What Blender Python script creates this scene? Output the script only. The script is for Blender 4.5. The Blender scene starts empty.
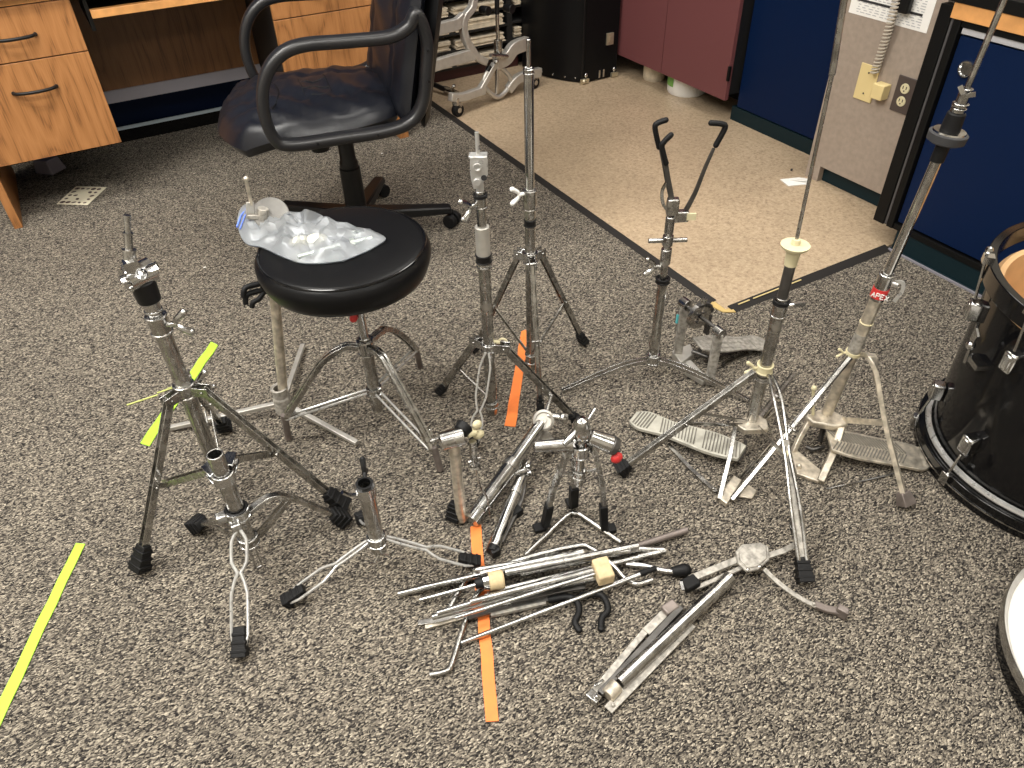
import bpy, math, random
from mathutils import Vector, Matrix
random.seed(7)
PI = math.pi
S = bpy.context.scene
C = S.collection

# ---------------------------------------------------------------- camera, world, lights, exposure
cd = bpy.data.cameras.new('camera'); cam = bpy.data.objects.new('camera', cd); C.objects.link(cam)
cam.matrix_world = Matrix(((0.867961, 0.335839, -0.365864, 0), (-0.496072, 0.551297, -0.670809, 0), (-0.023584, 0.763730, 0.645104, 1.3), (0, 0, 0, 1)))
cd.sensor_width = 36; cd.lens = 26.372; cd.clip_start = .02
S.camera = cam
w = bpy.data.worlds.new('world'); S.world = w; w.use_nodes = True
w.node_tree.nodes['Background'].inputs[0].default_value = (.80, .86, 1, 1)
w.node_tree.nodes['Background'].inputs[1].default_value = .05
S.view_settings.view_transform = 'Standard'; S.view_settings.look = 'None'
S.view_settings.exposure = 0.38; S.view_settings.gamma = 1; S.view_settings.use_curve_mapping = False
LAMPS = [(.35, .45, 25), (2.05, .75, 15), (-1.3, .9, 45), (-.45, 1.95, 42), (-1.2, -1.4, 16), (1.2, -1.4, 14), (-1.9, 2.3, 22), (1.7, 2.3, 15)]
for lx, ly, le in LAMPS:
    ld = bpy.data.lights.new('troffer_lamp', 'AREA'); ld.shape = 'RECTANGLE'; ld.size = 1.16; ld.size_y = .56
    ld.energy = le; ld.color = (1, .965, .90)
    lo = bpy.data.objects.new('troffer_lamp', ld); C.objects.link(lo); lo.location = (lx, ly, 2.70)

# ---------------------------------------------------------------- materials
def nt(name):
    m = bpy.data.materials.new(name); m.use_nodes = True
    t = m.node_tree; return m, t.nodes, t.links, t.nodes['Principled BSDF']
def N(ns, typ, **kw):
    n = ns.new(typ)
    for k, v in kw.items():
        if k.startswith('i_'): n.inputs[k[2:].replace('_', ' ')].default_value = v
        else: setattr(n, k, v)
    return n
def plain(name, col, rough=.5, metal=0, coat=0, bump=0, bscale=200, var=0, vscale=30, spec=.5):
    m, ns, L, b = nt(name)
    b.inputs['Base Color'].default_value = (*col, 1); b.inputs['Roughness'].default_value = rough
    b.inputs['Metallic'].default_value = metal; b.inputs['Coat Weight'].default_value = coat
    b.inputs['Specular IOR Level'].default_value = spec
    tc = N(ns, 'ShaderNodeTexCoord')
    if var:
        n = N(ns, 'ShaderNodeTexNoise', i_Scale=vscale, i_Detail=4.0); L.new(tc.outputs['Object'], n.inputs['Vector'])
        r = N(ns, 'ShaderNodeValToRGB'); r.color_ramp.elements[0].position = .3; r.color_ramp.elements[1].position = .7
        r.color_ramp.elements[0].color = (*[c*(1-var) for c in col], 1); r.color_ramp.elements[1].color = (*[min(1, c*(1+var)) for c in col], 1)
        L.new(n.outputs['Fac'], r.inputs['Fac']); L.new(r.outputs['Color'], b.inputs['Base Color'])
        mr = N(ns, 'ShaderNodeMapRange'); mr.inputs['To Min'].default_value = max(.02, rough*.7); mr.inputs['To Max'].default_value = min(1, rough*1.4)
        L.new(n.outputs['Fac'], mr.inputs['Value']); L.new(mr.outputs['Result'], b.inputs['Roughness'])
    if bump:
        n2 = N(ns, 'ShaderNodeTexNoise', i_Scale=bscale, i_Detail=3.0); L.new(tc.outputs['Object'], n2.inputs['Vector'])
        bp = N(ns, 'ShaderNodeBump', i_Strength=bump, i_Distance=.002)
        L.new(n2.outputs['Fac'], bp.inputs['Height']); L.new(bp.outputs['Normal'], b.inputs['Normal'])
    return m
def carpet_mat():
    m, ns, L, b = nt('loop_pile_carpet')
    b.inputs['Roughness'].default_value = .95; b.inputs['Specular IOR Level'].default_value = .15
    tc = N(ns, 'ShaderNodeTexCoord')
    mp = N(ns, 'ShaderNodeMapping'); mp.inputs['Rotation'].default_value = (0, 0, math.radians(12)); mp.inputs['Scale'].default_value = (1, 2.0, 1)
    wn = N(ns, 'ShaderNodeTexNoise', i_Scale=60.0, i_Detail=2.0); L.new(tc.outputs['Object'], wn.inputs['Vector'])
    va = N(ns, 'ShaderNodeVectorMath', operation='MULTIPLY_ADD'); va.inputs[1].default_value = (.008, .008, 0)
    L.new(wn.outputs['Color'], va.inputs[0]); L.new(tc.outputs['Object'], va.inputs[2]); L.new(va.outputs[0], mp.inputs['Vector'])
    v = N(ns, 'ShaderNodeTexVoronoi', i_Scale=235.0); L.new(mp.outputs['Vector'], v.inputs['Vector'])
    sp = N(ns, 'ShaderNodeSeparateColor'); L.new(v.outputs['Color'], sp.inputs['Color'])
    r = N(ns, 'ShaderNodeValToRGB'); e = r.color_ramp.elements
    e[0].position = 0; e[0].color = (.018, .016, .016, 1); e[1].position = 1; e[1].color = (.64, .565, .45, 1)
    for p, c in ((.25, (.055, .050, .047)), (.45, (.155, .135, .112)), (.65, (.262, .229, .186)), (.85, (.405, .355, .282))):
        x = e.new(p); x.color = (*c, 1)
    L.new(sp.outputs['Red'], r.inputs['Fac'])
    # broad wear tone and the darkening between the loops come from real height (bump)
    big = N(ns, 'ShaderNodeTexNoise', i_Scale=1.6, i_Detail=3.0); L.new(tc.outputs['Object'], big.inputs['Vector'])
    mr = N(ns, 'ShaderNodeMapRange'); mr.inputs['From Min'].default_value = .3; mr.inputs['From Max'].default_value = .7
    mr.inputs['To Min'].default_value = .90; mr.inputs['To Max'].default_value = 1.06; L.new(big.outputs['Fac'], mr.inputs['Value'])
    mx = N(ns, 'ShaderNodeVectorMath', operation='SCALE'); L.new(r.outputs['Color'], mx.inputs[0]); L.new(mr.outputs['Result'], mx.inputs['Scale'])
    L.new(mx.outputs[0], b.inputs['Base Color'])
    iv = N(ns, 'ShaderNodeMath', operation='SUBTRACT'); iv.inputs[0].default_value = 1; L.new(v.outputs['Distance'], iv.inputs[1])
    bp = N(ns, 'ShaderNodeBump', i_Strength=1.0, i_Distance=.006); L.new(iv.outputs[0], bp.inputs['Height'])
    L.new(bp.outputs['Normal'], b.inputs['Normal'])
    return m
def tile_mat():
    m, ns, L, b = nt('speckled_vinyl_tile')
    tc = N(ns, 'ShaderNodeTexCoord')
    n = N(ns, 'ShaderNodeTexNoise', i_Scale=95.0, i_Detail=5.0, i_Roughness=.7); L.new(tc.outputs['Object'], n.inputs['Vector'])
    r = N(ns, 'ShaderNodeValToRGB'); e = r.color_ramp.elements
    e[0].position = .3; e[0].color = (.20, .145, .095, 1); e[1].position = .7; e[1].color = (.56, .45, .32, 1)
    x = e.new(.45); x.color = (.40, .30, .20, 1); x = e.new(.56); x.color = (.46, .355, .24, 1)
    L.new(n.outputs['Fac'], r.inputs['Fac'])
    n2 = N(ns, 'ShaderNodeTexNoise', i_Scale=3.0, i_Detail=4.0); L.new(tc.outputs['Object'], n2.inputs['Vector'])
    mr = N(ns, 'ShaderNodeMapRange'); mr.inputs['From Min'].default_value = .3; mr.inputs['From Max'].default_value = .7
    mr.inputs['To Min'].default_value = .9; mr.inputs['To Max'].default_value = 1.06; L.new(n2.outputs['Fac'], mr.inputs['Value'])
    mx = N(ns, 'ShaderNodeVectorMath', operation='SCALE'); L.new(r.outputs['Color'], mx.inputs[0]); L.new(mr.outputs['Result'], mx.inputs['Scale'])
    L.new(mx.outputs[0], b.inputs['Base Color'])
    b.inputs['Roughness'].default_value = .32
    bp = N(ns, 'ShaderNodeBump', i_Strength=.15, i_Distance=.001); L.new(n2.outputs['Fac'], bp.inputs['Height']); L.new(bp.outputs['Normal'], b.inputs['Normal'])
    return m
def oak_mat(name, dark=1.0, ax=0):
    m, ns, L, b = nt(name)
    tc = N(ns, 'ShaderNodeTexCoord')
    mp = N(ns, 'ShaderNodeMapping'); mp.inputs['Scale'].default_value = (1, 1, .16); L.new(tc.outputs['Object'], mp.inputs['Vector'])
    nn = N(ns, 'ShaderNodeTexNoise', i_Scale=9.0, i_Detail=2.0); L.new(mp.outputs['Vector'], nn.inputs['Vector'])
    ma = N(ns, 'ShaderNodeMath', operation='MULTIPLY'); ma.inputs[1].default_value = 16; L.new(nn.outputs['Fac'], ma.inputs[0])
    fr = N(ns, 'ShaderNodeMath', operation='PINGPONG'); fr.inputs[1].default_value = 1; L.new(ma.outputs[0], fr.inputs[0])
    mp2 = N(ns, 'ShaderNodeMapping'); mp2.inputs['Scale'].default_value = (1, 1, .04); L.new(tc.outputs['Object'], mp2.inputs['Vector'])
    fine = N(ns, 'ShaderNodeTexNoise', i_Scale=260.0, i_Detail=3.0); L.new(mp2.outputs['Vector'], fine.inputs['Vector'])
    ad = N(ns, 'ShaderNodeMath', operation='MULTIPLY_ADD'); ad.inputs[1].default_value = .9; L.new(fine.outputs['Fac'], ad.inputs[0])
    sc = N(ns, 'ShaderNodeMath', operation='MULTIPLY'); sc.inputs[1].default_value = .40; L.new(fr.outputs[0], sc.inputs[0]); L.new(sc.outputs[0], ad.inputs[2])
    r = N(ns, 'ShaderNodeValToRGB'); e = r.color_ramp.elements
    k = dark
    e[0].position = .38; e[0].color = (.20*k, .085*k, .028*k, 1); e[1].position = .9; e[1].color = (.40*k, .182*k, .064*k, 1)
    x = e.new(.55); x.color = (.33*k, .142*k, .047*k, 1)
    L.new(ad.outputs[0], r.inputs['Fac']); L.new(r.outputs['Color'], b.inputs['Base Color'])
    b.inputs['Roughness'].default_value = .42
    return m
def plastic_bag_mat():
    m, ns, L, b = nt('clear_polythene')
    out = ns['Material Output']
    tr = N(ns, 'ShaderNodeBsdfTransparent'); gl = N(ns, 'ShaderNodeBsdfGlossy'); gl.inputs['Roughness'].default_value = .28; gl.inputs['Color'].default_value = (.6, .62, .65, 1)
    df = N(ns, 'ShaderNodeBsdfTranslucent'); df.inputs['Color'].default_value = (.7, .74, .78, 1)
    d2 = N(ns, 'ShaderNodeBsdfDiffuse'); d2.inputs['Color'].default_value = (.58, .61, .64, 1)
    a = N(ns, 'ShaderNodeMixShader'); a.inputs[0].default_value = .6; L.new(df.outputs[0], a.inputs[1]); L.new(d2.outputs[0], a.inputs[2])
    c = N(ns, 'ShaderNodeMixShader'); c.inputs[0].default_value = .38; L.new(tr.outputs[0], c.inputs[1]); L.new(a.outputs[0], c.inputs[2])
    fr = N(ns, 'ShaderNodeLayerWeight'); fr.inputs['Blend'].default_value = .35
    d = N(ns, 'ShaderNodeMixShader'); L.new(fr.outputs['Fresnel'], d.inputs[0]); L.new(c.outputs[0], d.inputs[1]); L.new(gl.outputs[0], d.inputs[2])
    L.new(d.outputs[0], out.inputs['Surface']); return m
M = dict(
    chrome=plain('bright_chrome', (.52, .52, .515), .16, 1, var=.14, vscale=40),
    worn=plain('worn_chrome', (.42, .412, .395), .25, 1, var=.32, vscale=45),
    bright=plain('satin_nickel_plate', (.52, .515, .50), .28, .6, var=.08, vscale=60),
    board=plain('pale_cast_board', (.46, .445, .385), .45, .2, var=.12, vscale=60), groove=plain('dark_groove', (.14, .13, .11), .6),
    nickel=plain('tarnished_nickel', (.60, .545, .455), .40, .75, var=.35, vscale=60),
    alu=plain('cast_aluminium', (.56, .54, .50), .42, .7, var=.08, vscale=50),
    castplate=plain('pitted_zinc_plate', (.36, .34, .305), .5, .45, var=.45, vscale=90),
    rubber=plain('black_rubber', (.005, .005, .0055), .55, spec=.25),
    blackplas=plain('black_plastic', (.006, .006, .0065), .38, spec=.3),
    blackgloss=plain('black_gloss_wrap', (.004, .004, .0045), .12, spec=.35),
    leather=plain('black_leather', (.006, .007, .011), .36, bump=.15, bscale=260, spec=.42),
    vinyl=plain('black_vinyl', (.004, .004, .0045), .36, spec=.18, bump=.12, bscale=300),
    darksteel=plain('dark_steel', (.10, .095, .09), .4, .8, var=.3),
    steelbrown=plain('brown_stained_steel', (.20, .17, .155), .45, .6, var=.3),
    navy=plain('navy_laminate', (.0018, .0100, .042), .45, spec=.13),
    maroon=plain('maroon_laminate', (.145, .050, .053), .5, spec=.3),
    teal=plain('teal_vinyl_base', (.005, .016, .021), .45, spec=.2),
    grey=plain('grey_wall_laminate', (.30, .245, .20), .6, var=.10, vscale=60),
    greytrim=plain('grey_trim', (.23, .22, .25), .5),
    blacktrim=plain('black_trim', (.005, .005, .005), .45, spec=.15),
    reducer=plain('rubber_reducer', (.018, .016, .015), .6, spec=.25),
    white=plain('white_paper', (.80, .79, .76), .7),
    paperold=plain('cream_sheet_paper', (.58, .50, .38), .75, var=.25, vscale=30),
    ink=plain('black_ink', (.02, .02, .022), .7),
    greyink=plain('grey_ink', (.42, .42, .44), .7),
    ivory=plain('ivory_plastic', (.66, .53, .26), .42),
    cream=plain('cream_nylon', (.62, .56, .36), .45),
    felt=plain('cream_felt', (.56, .44, .26), .95, bump=.6, bscale=500, var=.15, vscale=80),
    brownplate=plain('brown_outlet_plate', (.060, .045, .040), .45),
    lime=plain('lime_tape', (.36, .66, .045), .6, var=.06, vscale=20),
    orange=plain('orange_tape', (.80, .20, .04), .6, var=.10, vscale=30),
    red=plain('red_plastic', (.55, .03, .03), .45),
    head=plain('white_drumhead', (.66, .635, .59), .5, var=.03, vscale=8),
    maple=plain('maple_ply', (.70, .44, .22), .5, var=.12, vscale=15),
    darkred=plain('dark_red_base', (.045, .010, .010), .5),
    shelfblack=plain('black_shelf_board', (.008, .008, .008), .5),
    brass=plain('brass_hardware', (.60, .54, .40), .35, .8),
    green=plain('green_label', (.16, .36, .08), .5),
    wallpaint=plain('beige_wall_paint', (.62, .58, .50), .8),
    ceilwhite=plain('ceiling_panel', (.75, .74, .70), .9),
    glue=plain('dried_glue', (.50, .36, .14), .6),
    bluezip=plain('blue_zip_strip', (.12, .20, .62), .4),
    lavender=plain('clear_grey_plastic', (.28, .27, .34), .25),
    tag=plain('teal_sticker', (.10, .45, .48), .5),
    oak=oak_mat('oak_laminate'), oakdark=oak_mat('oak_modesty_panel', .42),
    oakwarm=plain('maple_edge', (.62, .30, .10), .45, var=.15, vscale=25),
    carpet=carpet_mat(), tile=tile_mat(), bag=plastic_bag_mat(),
    bluemetal=plain('small_steel_hardware', (.62, .68, .66), .3, .7),
)
dm, dns, dL, db = nt('troffer_diffuser'); db.inputs['Emission Color'].default_value = (1, .965, .90, 1); db.inputs['Emission Strength'].default_value = 3.0
M['diffuser'] = dm

# ---------------------------------------------------------------- mesh helpers
def vec(p): return Vector(p)
def perp(d):
    a = Vector((0, 0, 1)) if abs(d.z) < .9 else Vector((1, 0, 0))
    u = d.cross(a).normalized(); return u, d.cross(u).normalized()
class MB:
    def __init__(s): s.v = []; s.f = []
    def add(s, vs, fs):
        o = len(s.v); s.v += [tuple(x) for x in vs]; s.f += [tuple(i+o for i in f) for f in fs]; return s
    def cyl(s, a, b, r0, r1=None, n=18):
        a = vec(a); b = vec(b); r1 = r0 if r1 is None else r1; u, w2 = perp((b-a).normalized())
        cs = [(u*math.cos(2*PI*i/n)+w2*math.sin(2*PI*i/n)) for i in range(n)]
        vs = [a+c*r0 for c in cs]+[b+c*r1 for c in cs]
        fs = [(i, (i+1) % n, n+(i+1) % n, n+i) for i in range(n)]+[tuple(range(n))[::-1], tuple(range(n, 2*n))]
        return s.add(vs, fs)
    def pipe(s, a, b, ro, ri, n=20):      # open tube with a bore
        a = vec(a); b = vec(b); u, w2 = perp((b-a).normalized())
        cs = [(u*math.cos(2*PI*i/n)+w2*math.sin(2*PI*i/n)) for i in range(n)]
        vs = [a+c*ro for c in cs]+[b+c*ro for c in cs]+[b+c*ri for c in cs]+[a+c*ri for c in cs]
        fs = []
        for k in range(4):
            for i in range(n):
                j = (i+1) % n; k2 = (k+1) % 4
                fs.append((k*n+i, k*n+j, k2*n+j, k2*n+i))
        return s.add(vs, fs)
    def tube(s, pts, r, n=10, smooth=0, rs=None, closed=False):
        P = [vec(p) for p in pts]
        if smooth: P = spline(P, smooth, closed)
        m = len(P); rr = [r]*m
        if rs:
            rr = [rs[0]+(rs[-1]-rs[0])*i/(m-1) for i in range(m)] if len(rs) == 2 else [rs[min(len(rs)-1, int(i*len(rs)/m))] for i in range(m)]
        T = []
        for i in range(m):
            if closed: t = (P[(i+1) % m]-P[i-1])
            else: t = (P[min(i+1, m-1)]-P[max(i-1, 0)])
            T.append(t.normalized())
        u, w2 = perp(T[0]); vs = []
        for i in range(m):
            u = (u-T[i]*u.dot(T[i])).normalized(); w2 = T[i].cross(u)
            k = 1.0
            if 0 < i < m-1 or closed:
                c = (P[i]-P[i-1]).normalized().dot(T[i]); k = 1/max(.6, c)
            vs += [P[i]+(u*math.cos(2*PI*j/n)+w2*math.sin(2*PI*j/n))*rr[i]*k for j in range(n)]
        fs = [(i*n+j, i*n+(j+1) % n, (i+1)*n+(j+1) % n, (i+1)*n+j) for i in range(m-1) for j in range(n)]
        if closed: fs += [((m-1)*n+j, (m-1)*n+(j+1) % n, (j+1) % n, j) for j in range(n)]
        else: fs += [tuple(range(n))[::-1], tuple(range((m-1)*n, m*n))]
        return s.add(vs, fs)
    def box(s, x0, x1, y0, y1, z0, z1):
        vs = [(x, y, z) for z in (z0, z1) for x, y in ((x0, y0), (x1, y0), (x1, y1), (x0, y1))]
        return s.add(vs, [(3, 2, 1, 0), (4, 5, 6, 7), (0, 1, 5, 4), (1, 2, 6, 5), (2, 3, 7, 6), (3, 0, 4, 7)])
    def bar(s, pts, w, t, up=(0, 0, 1), smooth=0, ws=None):   # flat strip along a path; t is measured along up
        P = [vec(p) for p in pts]
        if smooth: P = spline(P, smooth)
        m = len(P); up = vec(up); vs = []
        for i in range(m):
            T = (P[min(i+1, m-1)]-P[max(i-1, 0)]).normalized()
            sd = T.cross(up)
            if sd.length < 1e-4: sd = T.cross(Vector((1, 0, 0)))
            sd.normalize(); nu = sd.cross(T).normalized()
            ww = w if not ws else ws[0]+(ws[1]-ws[0])*i/(m-1)
            vs += [P[i]+sd*(a*ww/2)+nu*(b2*t/2) for a, b2 in ((-1, -1), (1, -1), (1, 1), (-1, 1))]
        fs = [(i*4+j, i*4+(j+1) % 4, i*4+4+(j+1) % 4, i*4+4+j) for i in range(m-1) for j in range(4)]
        fs += [(3, 2, 1, 0), tuple(range((m-1)*4, m*4))]
        return s.add(vs, fs)
    def obox(s, c, ax, ay, az):          # oriented box from centre and three half-axes
        c = vec(c); ax, ay, az = vec(ax), vec(ay), vec(az)
        vs = [c+ax*i+ay*j+az*k for k in (-1, 1) for i, j in ((-1, -1), (1, -1), (1, 1), (-1, 1))]
        return s.add(vs, [(3, 2, 1, 0), (4, 5, 6, 7), (0, 1, 5, 4), (1, 2, 6, 5), (2, 3, 7, 6), (3, 0, 4, 7)])
    def prism(s, poly, d):               # polygon (3-D points) pushed along d
        P = [vec(p) for p in poly]; d = vec(d); n = len(P)
        return s.add(P+[p+d for p in P], [tuple(range(n))[::-1], tuple(range(n, 2*n))]+[(i, (i+1) % n, n+(i+1) % n, n+i) for i in range(n)])
    def ball(s, c, r, sc=(1, 1, 1), n=14):
        c = vec(c); vs = []; fs = []; h = n//2
        for i in range(h+1):
            for j in range(n):
                a = PI*i/h; b = 2*PI*j/n
                vs.append(c+Vector((r*sc[0]*math.sin(a)*math.cos(b), r*sc[1]*math.sin(a)*math.sin(b), r*sc[2]*math.cos(a))))
        for i in range(h):
            for j in range(n): fs.append((i*n+j, (i+1)*n+j, (i+1)*n+(j+1) % n, i*n+(j+1) % n))
        return s.add(vs, fs)
    def lathe(s, c, prof, axis=(0, 0, 1), n=40, closed=False):
        c = vec(c); ax = vec(axis).normalized(); u, w2 = perp(ax); m = len(prof); vs = []
        for r, z in prof:
            vs += [c+ax*z+(u*math.cos(2*PI*j/n)+w2*math.sin(2*PI*j/n))*max(r, 1e-5) for j in range(n)]
        fs = [(i*n+j, i*n+(j+1) % n, (i+1)*n+(j+1) % n, (i+1)*n+j) for i in range(m-1) for j in range(n)]
        if closed: fs += [((m-1)*n+j, (m-1)*n+(j+1) % n, (j+1) % n, j) for j in range(n)]
        return s.add(vs, fs)
    def torus(s, c, R, r, axis=(0, 0, 1), n=40, k=10):
        return s.lathe(c, [(R+r*math.cos(2*PI*i/k), r*math.sin(2*PI*i/k)) for i in range(k)], axis, n, True)
def spline(P, k, closed=False):
    out = []; m = len(P)
    rng = range(m if closed else m-1)
    for i in rng:
        if closed: a, b, c, d = P[i-1], P[i], P[(i+1) % m], P[(i+2) % m]
        else: a, b, c, d = P[max(i-1, 0)], P[i], P[i+1], P[min(i+2, m-1)]
        for j in range(k):
            t = j/k
            out.append(.5*((2*b)+(c-a)*t+(2*a-5*b+4*c-d)*t*t+(3*b-a-3*c+d)*t*t*t))
    if not closed: out.append(P[-1])
    return out
def origin_of(parent):
    o = Vector((0, 0, 0))
    while parent is not None: o += parent.location; parent = parent.parent
    return o
def part(name, mb, mat, parent=None, label=None, bevel=0, angle=40, sub=0, loc=None):
    me = bpy.data.meshes.new(name)
    org = origin_of(parent)
    if parent is None and loc is not None: org = vec(loc)
    me.from_pydata([tuple(Vector(v)-org) for v in mb.v], [], mb.f); me.validate(); me.update()
    import bmesh
    bm = bmesh.new(); bm.from_mesh(me); bmesh.ops.recalc_face_normals(bm, faces=bm.faces); bm.to_mesh(me); bm.free()
    me.shade_smooth(); me.set_sharp_from_angle(angle=math.radians(angle))
    me.materials.append(M[mat] if isinstance(mat, str) else mat)
    o = bpy.data.objects.new(name, me); C.objects.link(o); o.parent = parent
    if parent is None and loc is not None: o.location = loc
    if label: o['label'] = label
    if bevel:
        b = o.modifiers.new('bevel', 'BEVEL'); b.width = bevel; b.segments = 2; b.limit_method = 'ANGLE'
    if sub:
        b = o.modifiers.new('sub', 'SUBSURF'); b.levels = sub; b.render_levels = sub
    return o
def thing(name, label, cat, loc, group=None):
    o = bpy.data.objects.new(name, None); C.objects.link(o); o.location = loc; o.empty_display_size = .05
    o['label'] = label; o['category'] = cat
    if group: o['group'] = group
    return o
def tag(o, label, cat, group=None):
    o['label'] = label; o['category'] = cat
    if group: o['group'] = group
    return o
def struct(name, mb, mat, parent=None, bevel=0):
    o = part(name, mb, mat, parent, bevel=bevel)
    if parent is None: o['kind'] = 'structure'
    return o
def lerp(a, b, t): a = vec(a); b = vec(b); return a+(b-a)*t

def rubber_foot(parent, tip, frm, size=.016, length=.05, mat='rubber', ribs=3):
    """ribbed rubber shoe on the end of a leg: runs from frm side down to the tip on the floor"""
    tip = vec(tip); frm = vec(frm); d = (frm-tip).normalized()
    mb = MB(); e = tip+d*length
    sd = d.cross(Vector((0, 0, 1))).normalized(); up = sd.cross(d).normalized()
    if up.z < 0: up = -up
    q = [tip-up*0+sd*size-Vector((0, 0, tip.z)), tip-sd*size-Vector((0, 0, tip.z))]
    # tapered wedge: wide heel on the floor, narrow sleeve round the leg
    a = size; b = size*.72
    heel = [tip+sd*a-up*a*.8, tip-sd*a-up*a*.8, tip-sd*a+up*a*.9, tip+sd*a+up*a*.9]
    top = [e+sd*b-up*b*.7, e-sd*b-up*b*.7, e-sd*b+up*b*.7, e+sd*b+up*b*.7]
    for p in heel+top: p.z = max(p.z, .0015)
    mb.add(heel+top, [(3, 2, 1, 0), (4, 5, 6, 7), (0, 1, 5, 4), (1, 2, 6, 5), (2, 3, 7, 6), (3, 0, 4, 7)])
    for i in range(ribs):
        c = lerp(tip, e, .2+.28*i); k = a+(b-a)*(.2+.28*i)
        mb.obox(c+up*.0, sd*(k*1.13), up*(k*.92), d*(length*.06))
    mb.v = [(x, y, max(z, .0015)) for x, y, z in mb.v]
    return part('rubber_foot', mb, mat, parent, bevel=.0015)
def wing_nut(parent, c, d, size=.02, mat='chrome', name='wing_nut'):
    """c = where it meets the collar, d = outward direction"""
    c = vec(c); d = vec(d).normalized(); u, w2 = perp(d)
    mb = MB(); mb.cyl(c, c+d*size*.9, size*.22, size*.3)
    for s_ in (-1, 1):
        k = c+d*size*1.1+w2*(s_*size*.55)
        mb.tube([c+d*size*.6, k, c+d*size*1.7+w2*(s_*size*.95)], size*.2, n=8, smooth=4, rs=[size*.2, size*.34])
        mb.ball(c+d*size*1.75+w2*(s_*size), size*.34, n=10)
    return part(name, mb, mat, parent)
def collar(parent, c, z0, z1, r, mat='chrome', name='collar', lips=True):
    mb = MB(); mb.lathe((c[0], c[1], 0), [(r*.7, z0), (r, z0), (r, z1), (r*.7, z1)], n=24)
    if lips:
        mb.torus((c[0], c[1], z1), r, r*.12, n=24, k=8); mb.torus((c[0], c[1], z0), r, r*.12, n=24, k=8)
    return part(name, mb, mat, parent)
def pole(parent, a, b, r, mat='chrome', name='pole', ri=None):
    mb = MB()
    if ri: mb.pipe(a, b, r, ri)
    else: mb.cyl(a, b, r, n=20)
    return part(name, mb, mat, parent, bevel=.001)
def bracket(parent, c, z, foot, r, mat='chrome', name='leg_bracket', reach=.03):
    """a pair of ears on a collar, pointing at one leg"""
    d = Vector((foot[0]-c[0], foot[1]-c[1], 0)).normalized(); sd = d.cross(Vector((0, 0, 1)))
    mb = MB()
    for s_ in (-1, 1):
        mb.obox(Vector((c[0], c[1], z))+d*(r+reach/2)+sd*(s_*.008), d*(reach/2+.006), sd*.0015, Vector((0, 0, .011)))
    p = Vector((c[0], c[1], z))+d*(r+reach*.75)
    mb.cyl(p-sd*.012, p+sd*.012, .0035, n=10)
    return part(name, mb, mat, parent, bevel=.0008), p
def strip_leg(parent, top, foot, w=.016, t=.004, mat='worn', mid=None, fsize=.016, flen=.05, double=True, shoe=True):
    """flat steel leg made of two parallel strips; the shoe is its child"""
    top = vec(top); foot = vec(foot); pts = [top]+([vec(mid)] if mid is not None else [])+[foot]
    d = (foot-top).normalized(); sd = d.cross(Vector((0, 0, 1))).normalized()
    mb = MB()
    if double:
        for s_ in (-1, 1): mb.bar([p+sd*(s_*.0055) for p in pts], t*.6, w, up=(0, 0, 1), smooth=6 if mid is not None else 0)
        mb.bar([p for p in pts], .008, .002, up=(0, 0, 1), smooth=6 if mid is not None else 0)
    else:
        mb.bar(pts, w, t, up=(0, 0, 1), smooth=6 if mid is not None else 0)
    mb.cyl(lerp(top, foot, .5)-sd*.012, lerp(top, foot, .5)+sd*.012, .0035, n=8)
    mb.v = [(x, y, max(z, .001)) for x, y, z in mb.v]
    o = part('leg', mb, mat, parent, bevel=.0006)
    if shoe: rubber_foot(o, foot, top, fsize, flen)
    return o
def brace(parent, a, b, w=.012, t=.003, mat='worn', double=False):
    mb = MB(); a = vec(a); b = vec(b); sd = (b-a).cross(Vector((0, 0, 1))).normalized()
    if double:
        for s_ in (-1, 1): mb.bar([a+sd*s_*.006, b+sd*s_*.006], .002, w)
    else: mb.bar([a, b], .0035, w)
    return part('brace', mb, mat, parent, bevel=.0004)
def wire_leg(parent, top, foot, pinch=(.38,), gap=.013, first=1.0, r=.0034, mat='bright', mid=None, flen=.045, fsize=.014):
    """leg of two round wires that touch at the pinches and bow apart between them"""
    top = vec(top); foot = vec(foot); d = (foot-top); sd = d.cross(Vector((0, 0, 1))).normalized()
    mb = MB(); ks = [0, *pinch, 1]
    for s_ in (-1, 1):
        pts = []
        for a, b in zip(ks[:-1], ks[1:]):
            for q in range(8):
                u = q/8; t = a+(b-a)*u
                g = .0034+(gap*(first if a == 0 else 1.0))*min(1, 1.35*math.sin(PI*u))**.9 if 0 < u else .0034
                base = lerp(top, foot, t)
                if mid is not None:
                    m = vec(mid); base = top*(1-t)**2+m*2*t*(1-t)+foot*t*t
                pts.append(base+sd*(s_*g))
        pts.append(foot+sd*(s_*.0045)); mb.tube(pts, r, n=8)
    mb.v = [(x, y, max(z, .001)) for x, y, z in mb.v]
    o = part('leg', mb, mat, parent); rubber_foot(o, foot, lerp(foot, top, .3), fsize, flen)
    return o

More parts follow.
